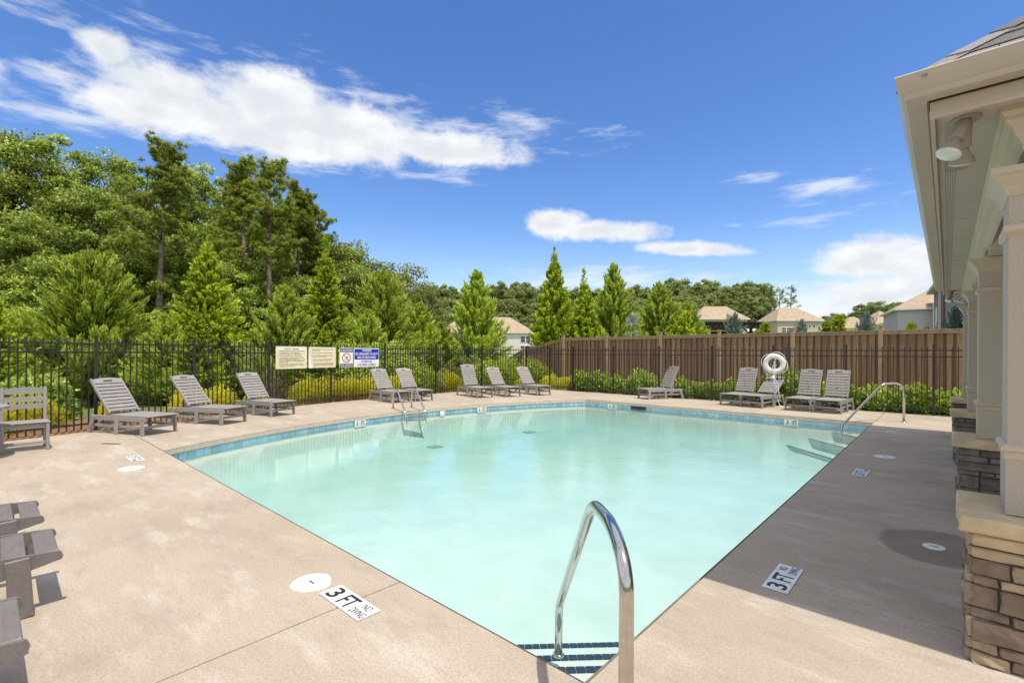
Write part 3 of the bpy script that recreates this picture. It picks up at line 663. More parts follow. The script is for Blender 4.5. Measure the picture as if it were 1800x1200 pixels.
# ------------------------------------------------------------------ iron fence
PKT = [MB().box(-.0095, .0095, -.0095, .0095, .04, 1.73).add([(-.008, -.008, 1.73), (.008, -.008, 1.73), (.008, .008, 1.73), (-.008, .008, 1.73), (0, 0, 1.752)], [(0, 1, 4), (1, 2, 4), (2, 3, 4), (3, 0, 4)])]
pk_me = None; post_me = None
def iron_fence(pts, label):
    global pk_me, post_me
    o = thing('iron_fence', label, 'metal fence', (pts[0][0], pts[0][1], 0)); ox, oy = pts[0]
    if pk_me is None:
        q = PKT[0].build('picket', 'fence_black'); pk_me = q.data; bpy.data.objects.remove(q)
        q = MB().box(-.026, .026, -.026, .026, -.1, 1.78).bbox(-.032, .032, -.032, .032, 1.78, 1.80, .006).build('post', 'fence_black'); post_me = q.data; bpy.data.objects.remove(q)
    for i, (x, y) in enumerate(pts):
        link('post', post_me, o, (x-ox, y-oy, 0))
        if i == len(pts)-1: break
        a = Vector((x-ox, y-oy)); b = Vector((pts[i+1][0]-ox, pts[i+1][1]-oy)); d = b-a; L = d.length; d.normalize(); th = math.atan2(d.y, d.x)
        for z in (.14, 1.48, 1.64): MB().bar((a.x, a.y, z), (b.x, b.y, z), .022, .030).build('rail', 'fence_black', o)
        n = round(L/.113)
        for k in range(1, n): p = a+d*(L*k/n); link('picket', pk_me, o, (p.x, p.y, 0), (0, 0, th))
iron_fence(FP, 'black iron picket fence curving along the far side behind the loungers and signs')
iron_fence([(-11.25+.001, 16.13)]+[(x, 16.13) for x in XR], 'black iron picket fence running straight in front of the wooden fence')
# ------------------------------------------------------------------ wooden fence
def wood_fence():
    X = [-18.44, -15.97, -13.5, -11.15, -8.65, -6.33, -3.9, -1.52, .9, 3.3, 5.7, 8.1]; Zt = [.66, 1.70, 2.225, 2.235, 2.24, 2.25, 2.25, 2.25, 2.255, 2.26, 2.26, 2.26]; Y = 18.6
    o = thing('wooden_fence', 'brown board fence with capped posts behind the green hedge', 'wooden fence', (X[0], Y, 0)); ox = X[0]
    for i, x in enumerate(X):
        z = Zt[i]; MB().bbox(-.055, .055, -.055, .055, z-2.1, z+.15, .006).bbox(-.066, .066, -.066, .066, z+.15, z+.18, .01).build('post', 'wood_trim', o, loc=(x-ox, -.05, 0))
        if i == len(X)-1: break
        x1 = X[i+1]; z1 = Zt[i+1]; sl_ = (z1-z)/(x1-x); w = .14; n = int(round((x1-x-.11)/.105)); 
        for k in range(n):
            bx = x+.055+(x1-x-.11)*(k+.5)/n; fr_ = k % 2; hw = .066 if fr_ == 0 else .064; yy = .0 if fr_ == 0 else .052; jit = random.uniform(-.002, .002)
            zt = z+sl_*(bx-x)-.10; mb = MB(); h0 = zt-1.95
            zl, zr = zt-sl_*hw, zt+sl_*hw
            mb.add([(-hw, yy-.009+jit, h0), (hw, yy-.009+jit, h0), (hw, yy+.009, h0), (-hw, yy+.009, h0), (-hw, yy-.009+jit, zl), (hw, yy-.009+jit, zr), (hw, yy+.009, zr), (-hw, yy+.009, zl)], [(0, 3, 2, 1), (4, 5, 6, 7), (0, 1, 5, 4), (1, 2, 6, 5), (2, 3, 7, 6), (3, 0, 4, 7)])
            mb.build('board', 'wood', o, loc=(bx-ox, 0, 0))
        MB().bar((x-ox+.056, -.022, z-.055), (x1-ox-.056, -.022, z1-.055), .018, .10).build('top_band', 'wood_trim', o)
        MB().bar((x-ox+.056, .02, z+.012), (x1-ox-.056, .02, z1+.012), .13, .03).build('cap_rail', 'wood_trim', o)
        for dz in (.35, 1.1, 1.85): MB().bar((x-ox, .085, z-dz), (x1-ox, .085, z1-dz), .04, .08).build('back_rail', 'wood', o)
wood_fence()
# ------------------------------------------------------------------ signs
def sign(x, y, z, th, w, h, label, m='cream_sign', name='pool_sign'):
    o = thing(name, label, 'sign', (x, y, z), 0, 'safety signs on the iron fence'); o.rotation_euler = (R(90), 0, R(th))
    mb = MB().bbox(-w/2, w/2, -h/2, h/2, -.004, .004, .003); mb.build('sign_board', m, o)
    for sx in (-1, 1):
        for sy in (-1, 1): lathe(MB(), [(.008, 0), (.008, .003)], 8, (sx*(w/2-.02), sy*(h/2-.02), .004)).build('screw', 'steel', o)
    return o
th1 = math.degrees(math.atan2(.96, -.22))
o = sign(-13.39, 5.75, 1.355, 103, .97, .61, 'cream pool rules board with a heading, first of the fence signs')
MB().box(-.44, .44, .205, .275, .0045, .0055).build('heading_band', 'sign_white', o)
text('POOL RISKS', .44, .045, 0, .24, .007, 'sign_ink', o, bold=.01)
def lines(o, rows, x0, w):
    for (s, y, h, ww, ind) in rows: text(s, ww, h, x0+ind, y, .0062, 'sign_ink', o, align='LEFT', bold=.012)
lines(o, [('1.  SHOWER BEFORE ENTERING THE WATER.', .165, .024, .82, 0), ('2.  CHILDREN SHALL NOT USE POOL', .115, .024, .68, 0), ('WITHOUT AN ADULT IN ATTENDANCE.', .080, .024, .68, .05),
          ('3.  ADULTS SHOULD NOT SWIM ALONE.', .033, .024, .73, 0), ('4.  ALL CHILDREN THREE YEARS OLD AND', -.014, .022, .80, 0), ('YOUNGER AND ANY CHILD NOT', -.046, .022, .60, .05),
          ('POTTY TRAINED MUST WEAR SNUG FITTING', -.078, .022, .80, .05), ('PLASTIC PANTS OR A WATER RESISTANT', -.110, .022, .76, .05), ('SWIM DIAPER.', -.142, .022, .27, .05),
          ('5.  DO NOT SWIM IF THE SUCTION OUTLETS', -.188, .022, .80, 0), ('ARE MISSING, BROKEN, OR NOT CLEARLY', -.220, .022, .78, .05), ('VISIBLE FROM THE DECK.', -.252, .022, .48, .05)], -.43, .9)
o = sign(-13.63, 6.75, 1.355, 103, .96, .60, 'cream pool rules board without heading, its lower corner bent forward')
# bent lower left corner: a folded paler tab
MB().add([(-.485, -.305, .006), (-.37, -.305, .03), (-.485, .22, .006)], [(0, 1, 2)]).build('bent_corner', 'sign_white', o)
lines(o, [('6.  NO GLASS ARTICLES ALLOWED IN OR', .225, .024, .80, 0), ('AROUND POOL.', .190, .024, .30, .05), ('7.  DO NOT SWALLOW THE POOL WATER.', .120, .024, .78, 0), ('8.  DO NOT DIVE UNLESS DIVING AREA IS', .045, .024, .78, .01), ('CLEAR OF OTHER PATRONS.', .010, .024, .52, .06),
          ('9.  DO NOT SWIM IF YOU HAVE DIARRHEA', -.070, .024, .74, .03), ('WITHIN THE PAST TWO WEEKS.', -.105, .024, .56, .08), ('10. NO ANIMALS ARE ALLOWED IN THE POOL', -.180, .022, .80, .04), ('OR POOL ENCLOSURE. EXCEPT SERVICE', -.212, .022, .70, .10), ('ANIMALS ARE ALLOWED ON THE DECK.', -.244, .022, .70, .10)], -.42, .9)
o = sign(-13.75, 7.57, 1.345, 95, .47, .60, 'small blue and white caution sign with red crossed circle', 'sign_white')
MB().box(-.22, .22, .17, .285, .0045, .0055).box(-.22, .22, -.285, -.185, .0045, .0055).build('blue_band', 'sign_navy', o)
text('CAUTION', .38, .065, 0, .228, .0065, 'sign_white', o, bold=.02); text('NO DIVING', .38, .055, 0, -.235, .0065, 'sign_white', o, bold=.02)
mb = MB(); n = 36
for k in range(n): a = 2*math.pi*k/n; mb.v += [(.125*math.cos(a), .125*math.sin(a)-.005, .0065), (.15*math.cos(a), .15*math.sin(a)-.005, .0065)]
mb.f = [(2*k, 2*k+1, (2*k+3) % (2*n), (2*k+2) % (2*n)) for k in range(n)]; mb.m = [0]*n
mb.add([(-.10, .08, .0068), (-.085, .095, .0068), (.10, -.09, .0068), (.085, -.105, .0068)], [(0, 3, 2, 1)]); mb.build('prohibition_ring', 'sign_red', o)
mb = MB(); lathe(mb, [(.016, 0), (.016, .0005)], 12, (.045, .035, .0058)); mb.bar((.035, .025, .006), (-.01, -.03, .006), .022, .0005).bar((-.01, -.03, .006), (-.035, .03, .006), .014, .0005).bar((.03, .02, .006), (.065, -.02, .006), .01, .0005)
for k in range(4): mb.bar((-.09+.045*k, -.07, .006), (-.067+.045*k, -.06, .006), .008, .0005).bar((-.067+.045*k, -.06, .006), (-.045+.045*k, -.07, .006), .008, .0005)
mb.build('diver_symbol', 'sign_ink', o)
o = sign(-13.81, 8.31, 1.345, 95, .96, .60, 'wide blue and white warning sign about no lifeguard', 'sign_white')
MB().box(-.46, .46, -.06, .275, .0045, .0055).build('blue_field', 'sign_blue', o)
for s, w, h, y in (('WARNING', .34, .072, .225), ('NO LIFEGUARD ON DUTY', .86, .078, .12), ('RISK OF DROWNING', .70, .075, .01)):
    text(s, w, h, 0, y, .0068, 'sign_white', o, bold=.02)
for s, w, h, y in (('SUPERVISE', .40, .07, -.125), ('CHILDREN CLOSELY', .70, .075, -.225)): text(s, w, h, 0, y, .0062, 'sign_blue', o, bold=.015)
# ------------------------------------------------------------------ life ring on its stand
def life_ring():
    p = thing('ring_post', 'thin white metal post in front of the hedge carrying the life ring', 'post', (-3.72, 15.55, 0))
    MB().tube([(0, 0, 0), (0, 0, 1.42)], .018, 10).build('post', 'white_paint', p, smooth=True)
    MB().tube([(0, 0, 1.32), (0, -.06, 1.33), (0, -.075, 1.37)], .008, 6).build('hook', 'steel', p)
    o = thing('life_ring', 'white life ring buoy with a grab rope hanging in front of the fence', 'life buoy', (-3.72, 15.47, 1.245), R(8))
    Rr, rr = .225, .072; mb = MB(); n, m_ = 40, 14
    for i in range(n):
        a = 2*math.pi*i/n
        for k in range(m_): b = 2*math.pi*k/m_; q = Rr+rr*math.cos(b); mb.v.append((q*math.cos(a), rr*.75*math.sin(b), q*math.sin(a)))
    for i in range(n):
        for k in range(m_): mb.f.append((i*m_+k, i*m_+(k+1) % m_, ((i+1) % n)*m_+(k+1) % m_, ((i+1) % n)*m_+k)); mb.m.append(0)
    mb.build('ring', 'ring_white', o, smooth=True)
    for a0 in (20, 110, 200, 290):
        mb = MB(); pts = []
        c = Vector((Rr*math.cos(R(a0)), 0, Rr*math.sin(R(a0)))); er = Vector((math.cos(R(a0)), 0, math.sin(R(a0)))); et = Vector((-math.sin(R(a0)), 0, math.cos(R(a0))))
        for w in (-.028, .028):
            for k in range(14): b = 2*math.pi*k/14; mb.v.append(tuple(c+et*w+er*(rr+.004)*math.cos(b)+Vector((0, (rr*.75+.004)*math.sin(b), 0))))
        mb.f = [(k, (k+1) % 14, 14+(k+1) % 14, 14+k) for k in range(14)]; mb.m = [0]*14; mb.build('strap', 'rope', o)
    for a0 in (20, 110, 200, 290):
        pts = []
        for i in range(11): t_ = i/10; a = R(a0+90*t_); q = .30+.05*math.sin(math.pi*t_); pts.append((q*math.cos(a), -.02*math.sin(math.pi*t_), q*math.sin(a)))
        MB().tube(pts, .009, 6).build('grab_rope', 'rope', o, smooth=True)
    h = thing('throw_rope', 'tangled white throw rope hanging below the life ring to the deck', 'rope', (-3.72, 15.42, 1.2)); random.seed(4)
    strands = [[(0, 0, .12), (.03, -.02, -.02), (-.04, -.03, -.18), (.03, -.04, -.30), (0, -.04, -.38)], [(0, 0, .05), (-.05, -.03, -.12), (.05, -.04, -.24), (-.02, -.05, -.36)], [(.0, 0, -.05), (.07, -.03, -.22), (-.06, -.03, -.30), (.02, -.03, -.40)],
               [(0, -.04, -.36), (-.09, -.05, -.55), (-.08, -.05, -.70), (0, -.05, -.74), (.06, -.05, -.62), (.01, -.04, -.38)], [(0, -.04, -.38), (.02, -.06, -.60), (.08, -.06, -.70), (.03, -.05, -.5), (.0, -.04, -.36)],
               [(.02, -.04, -.36), (.12, -.05, -.50), (.14, -.05, -.75), (.10, -.05, -.95), (.16, -.06, -1.10), (.24, -.15, -1.19), (.36, -.2, -1.192)], [(-.02, -.04, -.38), (.09, -.07, -.60), (.17, -.06, -.82), (.17, -.05, -1.02), (.05, -.05, -.9), (.02, -.05, -.74)]]
    for s in strands: MB().tube(fillet(s, .08, 5), .0085, 6).build('rope_strand', 'rope', h, smooth=True)
    mb = MB(); lathe(mb, [(.02, -.05), (.045, -.03), (.05, 0), (.035, .04), (.015, .06)], 12, (0, -.05, -.36)); mb.build('rope_knot', 'rope', h, smooth=True)
life_ring()
# ------------------------------------------------------------------ pool house
def pool_house():
    H = thing('pool_house', 'tan pool house porch with stone piers, square columns and dark shingle roof', 'building', (.09, 3.28, 0)); ox, oy = .09, 3.28
    Lc = lambda x, y, z=0: (x-ox, y-oy, z)
    fr = [3.28, 6.22, 9.22, 11.98]; rnd = random.Random(3)
    def courses():
        rows = []; z = .0
        for h in (.06, .055, .105, .05, .115, .045, .085, .055, .067): rows.append((z, h)); z += h
        return rows                                      # up to .635
    def stone(par, ax, u0, u1, z0, z1, face, proud):
        """one rough block; face 'f' looks to -y, 'l' looks to -x, 'b' to +y, 'r' to +x"""
        bm = bmesh.new(); bmesh.ops.create_cube(bm, size=1); dpt = .075
        for v in bm.verts: v.co = Vector(((v.co.x+.5)*(u1-u0), (v.co.y+.5)*(dpt+proud), (v.co.z+.5)*(z1-z0)))
        bmesh.ops.bevel(bm, geom=[e for e in bm.edges], offset=.006, segments=1, affect='EDGES')
        bmesh.ops.subdivide_edges(bm, edges=[e for e in bm.edges if e.calc_length() > .045], cuts=1, use_grid_fill=True)
        for v in bm.verts:
            if v.co.y < .02: v.co.y += rnd.uniform(-.010, .008)
            v.co.x += rnd.uniform(-.004, .004); v.co.z += rnd.uniform(-.003, .003)
        vs = []
        W_ = .50
        for v in bm.verts:
            x, y, z = v.co; y = y-proud
            if face == 'f': p = (u0+x, y, z0+z)
            elif face == 'l': p = (y, W_+.02-(u0+x), z0+z)
            elif face == 'b': p = (W_+.02-(u0+x), W_+.02-y, z0+z)
            else: p = (W_+.02-y, u0+x, z0+z)
            vs.append(p)
        bm.verts.index_update(); mb = MB().add(vs, [[v.index for v in f.verts] for f in bm.faces]); bm.free()
        mb.build('stone', rnd.choice(['stone', 'stone', 'stone_tan', 'stone_dark', 'stone_tan', 'stone_rose'] if par['front'] < 4 else ['stone', 'stone_grey', 'stone_grey', 'stone_grey']), par)
    for fy in fr:
        P = link('stone_pier', MB().box(.012, .50, .012, .50, -.02, .64).build('tmp', 'mortar').data, H, Lc(.09, fy)); bpy.data.objects.remove(bpy.data.objects['tmp']); P['front'] = fy
        for ri, (z, h) in enumerate(courses()):
            for face in 'flbr':
                if face in 'br' and fy > 4: cuts = [0, .25, .52]
                else:
                    c = [0]; 
                    while c[-1] < .36: c.append(c[-1]+rnd.choice([.10, .14, .20, .31]))
                    c[-1] = .52 if .52-c[-1] < .09 or c[-1] > .52 else c[-1]
                    if c[-1] < .52: c.append(.52)
                    cuts = c
                for a, b in zip(cuts[:-1], cuts[1:]):
                    if h > .12 and rnd.random() < .45 and b-a > .12:
                        stone(P, 0, a+.004, b-.004, z+.004, z+h*.48, face, rnd.uniform(0, .014)); stone(P, 0, a+.004, b-.004, z+h*.52, z+h-.004, face, rnd.uniform(0, .014))
                    else: stone(P, 0, a+.004, b-.004, z+.004, z+h-.004, face, rnd.uniform(0, .022))
        # cap: two rough slabs
        def capslab(x0, x1, y0, y1, z0, z1, nx=5, ny=6):
            bm = bmesh.new(); bmesh.ops.create_grid(bm, x_segments=nx, y_segments=ny, size=.5); geo = bmesh.ops.extrude_face_region(bm, geom=bm.faces[:]); top = [g_ for g_ in geo['geom'] if isinstance(g_, bmesh.types.BMVert)]
            for v in top: v.co.z += 1
            for v in bm.verts:
                e = max(abs(v.co.x), abs(v.co.y)) > .49
                v.co = Vector((x0+(v.co.x+.5)*(x1-x0), y0+(v.co.y+.5)*(y1-y0), z0+v.co.z*(z1-z0)))
                if e: v.co.x += rnd.uniform(-.011, .011); v.co.y += rnd.uniform(-.011, .011)
                v.co.z += rnd.uniform(-.003, .003)
            bmesh.ops.recalc_face_normals(bm, faces=bm.faces); bmesh.ops.bevel(bm, geom=[e for e in bm.edges if e.calc_face_angle(0) > .9], offset=.008, segments=1, affect='EDGES')
            bm.verts.index_update(); mb = MB().add([v.co[:] for v in bm.verts], [[v.index for v in f.verts] for f in bm.faces]); bm.free(); return mb
        capslab(-.045, .565, -.06, .57, .642, .72).build('cap_stone', 'cap_stone', P)
        # column with bands
        cx0, cx1, cy0, cy1 = .132, .44, .115, .425
        C = link('column', MB().box(cx0, cx1, cy0, cy1, .722, 2.30).build('tmp', 'stucco').data, H, Lc(.09, fy)); bpy.data.objects.remove(bpy.data.objects['tmp'])
        def ringm(name, prof, m='trim_tan'):
            """square moulding from a profile of (out, z)"""
            mb = MB(); n = len(prof)
            for (o_, z) in prof: mb.v += [(cx0-o_, cy0-o_, z), (cx1+o_, cy0-o_, z), (cx1+o_, cy1+o_, z), (cx0-o_, cy1+o_, z)]
            for i in range(n-1):
                for k in range(4): mb.f.append((i*4+k, i*4+(k+1) % 4, (i+1)*4+(k+1) % 4, (i+1)*4+k))
            mb.f += [(3, 2, 1, 0), tuple((n-1)*4+k for k in range(4))]; mb.m = [0]*len(mb.f); return mb.build(name, m, C)
        ringm('corner_board', [(.006, .724), (.006, .99)], 'stucco')
        ringm('base_band', [(.006, .99), (.012, 1.0), (.012, 1.03), (.024, 1.04), (.024, 1.055), (.004, 1.07)])
        ringm('neck_band', [(.002, 2.10), (.018, 2.115), (.018, 2.14), (.006, 2.15)])
        ringm('capital', [(.003, 2.285), (.012, 2.30), (.018, 2.335), (.045, 2.365), (.05, 2.38), (.065, 2.39), (.065, 2.42), (.0, 2.421)])
    # beam over the columns with a shallow arch between each pair, and crown moulding
    Y0b, Y1b = 3.37, 12.36; xb0, xb1 = .285, .50
    mb = MB(); pts = []
    spans = [(3.78, 6.26), (6.72, 9.26), (9.72, 12.02)]
    bot = [(Y0b, 2.425), (3.42, 2.425)]
    for a, b in spans:
        for k in range(13): t_ = k/12; y = a+(b-a)*t_; bot.append((y, 2.425+.16*(1-(2*t_-1)**2)))
    bot += [(Y1b, 2.425)]; top = 2.69
    for x in (xb0, xb1):
        for y, z in bot: mb.v.append(Lc(x, y, z))
        for y, z in bot: mb.v.append(Lc(x, y, top))
    n = len(bot)
    for i in range(n-1): mb.f += [(i, n+i, n+i+1, i+1), (2*n+i, 2*n+i+1, 3*n+i+1, 3*n+i), (i, i+1, 2*n+i+1, 2*n+i)]
    mb.f += [(0, 2*n, 3*n, n), (n-1, 2*n-1, 4*n-1, 3*n-1)]; mb.m = [0]*len(mb.f); mb.build('porch_beam', 'trim_tan', H)
    # front beam (over the entry side, running away from the pool) so the corner is closed
    mb = MB().box(xb0-ox, 4.9-ox, 3.37-oy, 3.60-oy, 2.425, 2.689); mb.build('front_beam', 'trim_tan', H)
    prof = [(0, 2.48), (.02, 2.49), (.02, 2.52), (.045, 2.56), (.06, 2.60), (.085, 2.625), (.085, 2.645), (.10, 2.665), (.10, 2.689)]
    mb = MB()
    for (o_, z) in prof: mb.v += [Lc(4.9, 3.37-o_, z), Lc(xb0-o_, 3.37-o_, z), Lc(xb0-o_, Y1b+o_, z)]
    for i in range(len(prof)-1):
        for k in range(2): mb.f.append((i*3+k, (i+1)*3+k, (i+1)*3+k+1, i*3+k+1))
    mb.m = [0]*len(mb.f); mb.build('crown_moulding', 'trim_tan', H)
    # soffit, sub-fascia, gutter; eave corner at (-.2,3.02)
    GX, GY, GY2 = -.20, 3.02, 12.66
    so_ = MB().box(GX+.13-ox, 4.9-ox, GY+.13-oy, GY2-.13-oy, 2.69, 2.71).build('soffit', 'soffit', H)
    # rows of vent holes in the soffit, small recessed dark dots joined into one piece
    vm = MB()
    for i in range(9):
        for j in range(60): x = GX+.185+i*.012+(j % 2)*.006; y = GY+.28+j*.015; vm.box(x-ox, x+.005-ox, y-oy, y+.005-oy, 2.688, 2.6895)
    for i in range(110): 
        for j in range(2): x = GX+.28+i*.022; y = GY+.175+j*.010; vm.box(x-ox, x+.006-ox, y-oy, y+.004-oy, 2.688, 2.6895)
    for i in range(5):
        for j in range(410): x = GX+.185+i*.012; y = GY+.95+j*.021; vm.box(x-ox, x+.0035-ox, y-oy, y+.007-oy, 2.688, 2.6895)
    v = vm.build('soffit_vents', 'vent', H); v['kind'] = 'stuff'
    for k in range(1, 4): y = GY+.24+k*2.44; MB().box(GX+.25-ox, .13-ox, y-.004-oy, y-oy, 2.686, 2.6895).build('soffit_seam', 'trim_tan', H)
    # inner frieze board stepping down from the soffit, then flat eave board
    def lring(name, x_in, x_out, z0, z1, m):
        """L shaped trim following the front, pool and far eaves"""
        mb = MB(); a, b = x_out, x_in
        A = [(4.9, GY+a), (GX+a, GY+a), (GX+a, GY2-a), (4.9, GY2-a)]; B_ = [(4.9, GY+b), (GX+b, GY+b), (GX+b, GY2-b), (4.9, GY2-b)]
        for z in (z0, z1): mb.v += [Lc(x, y, z) for x, y in A]+[Lc(x, y, z) for x, y in B_]
        for i in range(3): mb.f += [(i, i+4, i+5, i+1), (8+i, 9+i, 13+i, 12+i), (i, i+1, 9+i, 8+i), (4+i, 12+i, 13+i, 5+i)]
        mb.f += [(0, 8, 12, 4), (3, 7, 15, 11)]; mb.m = [0]*len(mb.f); return mb.build(name, m, H)
    lring('frieze_board', .15, .132, 2.672, 2.775, 'trim_tan')
    lring('shadow_gap', .1318, .1268, 2.752, 2.7618, 'dark_gap')
    lring('eave_board', .1265, .05, 2.762, 2.79, 'soffit')
    # K-style gutter
    prof = [(.12, 2.758), (.042, 2.758), (.038, 2.772), (.040, 2.785), (.026, 2.800), (.012, 2.822), (.008, 2.835), (.004, 2.858), (0, 2.865), (.004, 2.872), (.014, 2.868), (.014, 2.82), (.12, 2.82), (.12, 2.87), (.124, 2.76)]
    mb = MB(); m_ = len(prof)
    for (o_, z) in prof: mb.v += [Lc(4.9, GY+o_, z), Lc(GX+o_, GY+o_, z), Lc(GX+o_, GY2-o_, z), Lc(4.9, GY2-o_, z)]
    for i in range(m_-1):
        for k in range(3): mb.f.append((i*4+k, i*4+k+1, (i+1)*4+k+1, (i+1)*4+k))
    mb.m = [0]*len(mb.f); mb.build('gutter', 'gutter', H)
    # downpipe off the far end
    MB().tube(fillet([Lc(.0, GY2-.02, 2.67), Lc(.0, GY2-.02, 2.60), Lc(.26, 12.43, 2.52), Lc(.26, 12.47, 2.3), Lc(.26, 12.52, .02)], .05, 4), .035, 6).build('downpipe', 'gutter', H)
    # hip roof: deck and shingles
    SL = .78; rx = 5.6; e = .06
    A = (GX+e, GY+e, 2.865); half = (GY2-GY)/2-e
    zr = 2.865+SL*half
    mb = MB(); mb.v = [Lc(GX+e, GY+e, 2.865), Lc(9.6, GY+e, 2.865), Lc(9.6, GY2-e, 2.865), Lc(GX+e, GY2-e, 2.865), Lc(GX+e+half, GY+e+half, zr), Lc(9.6-half, GY+e+half, zr)]
    mb.f = [(0, 1, 5, 4), (1, 2, 5), (2, 3, 4, 5), (3, 0, 4), (0, 3, 2, 1)]; mb.m = [0]*5; rf = mb.build('roof', 'shingle', H)
    n_ = math.sqrt(1+SL*SL)
    for row in range(12):
        s0 = row*.125; 
        for k in range(11):
            x0 = GX+e+.01+k*.305-(.15 if row % 2 else 0); x1 = x0+.302
            y0 = s0-.02; y1 = s0+.15; lim = lambda s: GX+e+max(s, 0)-.012
            xa = max(x0, lim(y0)); xb_ = max(x0, lim(y1))
            if x1-xb_ < .03: continue
            P = [(xa, y0, 0), (x1, y0, 0), (x1, y1, 0), (xb_, y1, 0)]; vs = []
            for q, lift in ((P, (.004, .004, .001, .001)), (P, (.014, .014, .005, .005))):
                for (x, y, z), l in zip(q, lift): vs.append(Lc(x, GY+e+y-l*SL/n_, 2.865+y*SL+l/n_))
            MB().add(vs, [(0, 3, 2, 1), (4, 5, 6, 7), (0, 1, 5, 4), (1, 2, 6, 5), (2, 3, 7, 6), (3, 0, 4, 7)]).build('shingle', 'shingle', rf)
    for k in range(9):      # hip cap shingles
        a = k*.16-.03; b = a+.20; vs = []
        for s in (a, b):
            lift = .022 if s == a else .012
            c = Vector((GX+e+s, GY+e+s, 2.865+s*SL+lift)); vs += [c+Vector((.09, -.03, -.02)), c, c+Vector((-.03, .09, -.02))]
        MB().add([Lc(*v_) for v_ in vs]+[Lc(v_[0], v_[1], v_[2]-.008) for v_ in vs], [(0, 3, 4, 1), (1, 4, 5, 2), (6, 7, 10, 9), (7, 8, 11, 10), (0, 1, 7, 6), (1, 2, 8, 7), (3, 9, 10, 4), (4, 10, 11, 5)]).build('hip_cap', 'shingle', rf)
    # back wall and inner ceiling of the porch
    MB().box(4.0-ox, 4.15-ox, 3.3-oy, 12.4-oy, 0, 2.70).build('back_wall', 'stucco', H)
    # twin flood lamps under the soffit
    return H
pool_house()
def flood(x, y, label, rz=0.0):
    o = thing('flood_lamp', label, 'outdoor lamp', (x, y, 2.689), rz, 'twin flood lamps under the soffit')
    lathe(MB(), [(.052, -.016), (.058, -.013), (.058, 0)], 28).build('base_plate', 'lamp_body', o, smooth=False)
    for d, tip in ((Vector((-.10, -.10, -.28)), 0), (Vector((-.02, .13, -.26)), 1)):
        a = Vector((0, .02*(1 if tip else -1), -.01)); d.normalize(); prof = [(0, .02), (.03, .027), (.10, .03), (.115, .034), (.12, .034)]
        MB().tube([a+d*p for p, _ in prof], [r_ for _, r_ in prof], 18).build('socket', 'lamp_body', o, smooth=True)
        pr = [(.12, .020), (.135, .022), (.15, .030), (.170, .045), (.19, .052), (.20, .053)]
        b = MB().tube([a+d*p for p, _ in pr], [r_ for _, r_ in pr], 22, cap=False).build('bulb', 'lamp_body', o, smooth=True)
        pr = [(.2005, .053), (.206, .049), (.210, .035), (.2115, .01)]
        MB().tube([a+d*p for p, _ in pr], [r_ for _, r_ in pr], 22).build('lens', 'lamp_glass', b, smooth=True)
flood(.065, 3.30, 'twin flood lamp with two bulbs under the near soffit corner')
flood(.06, 11.9, 'twin flood lamp under the far end of the porch soffit', R(10))
# ------------------------------------------------------------------ plants: leaf meshes
def leafmesh(name, P, D, L, W, m, tone, seed=0, fold=False):
    """one lozenge leaf per point: P centres, D directions (unit), L, W sizes"""
    rg = np.random.default_rng(seed); n = len(P)
    U = rg.normal(size=(n, 3)); S = np.cross(D, U); S /= np.linalg.norm(S, axis=1, keepdims=True)+1e-9
    L = np.broadcast_to(L, (n,))[:, None]; W = np.broadcast_to(W, (n,))[:, None]
    V = np.stack([P-D*L*.5, P+S*W*.5-D*L*.05, P+D*L*.5, P-S*W*.5-D*L*.05], 1).reshape(-1, 3).astype(np.float32)
    me = bpy.data.meshes.new(name); me.vertices.add(4*n); me.vertices.foreach_set('co', V.ravel())
    me.loops.add(4*n); me.loops.foreach_set('vertex_index', np.arange(4*n, dtype=np.int32)); me.polygons.add(n); me.polygons.foreach_set('loop_start', np.arange(0, 4*n, 4, dtype=np.int32))
    me.materials.append(MT[m]); me.update(calc_edges=True)
    at = me.attributes.new('tone', 'FLOAT', 'FACE'); at.data.foreach_set('value', np.clip(tone, 0, 1).astype(np.float32)); me.validate(); return me
def unit(a): return a/(np.linalg.norm(a, axis=-1, keepdims=True)+1e-9)
def trunkmesh(name, pts, r, m, limbs=(), n=8):
    mb = MB().tube(pts, r, n)
    for a, b, r0, r1 in limbs: mb.tube([a, (Vector(a)+Vector(b))/2+Vector((0, 0, .06*(Vector(b)-Vector(a)).length)), b], [r0, (r0+r1)/2, r1], 5)
    me = bpy.data.meshes.new(name); me.from_pydata(mb.v, [], mb.f); me.materials.append(MT[m]); me.polygons.foreach_set('use_smooth', [True]*len(me.polygons)); me.update(); return me
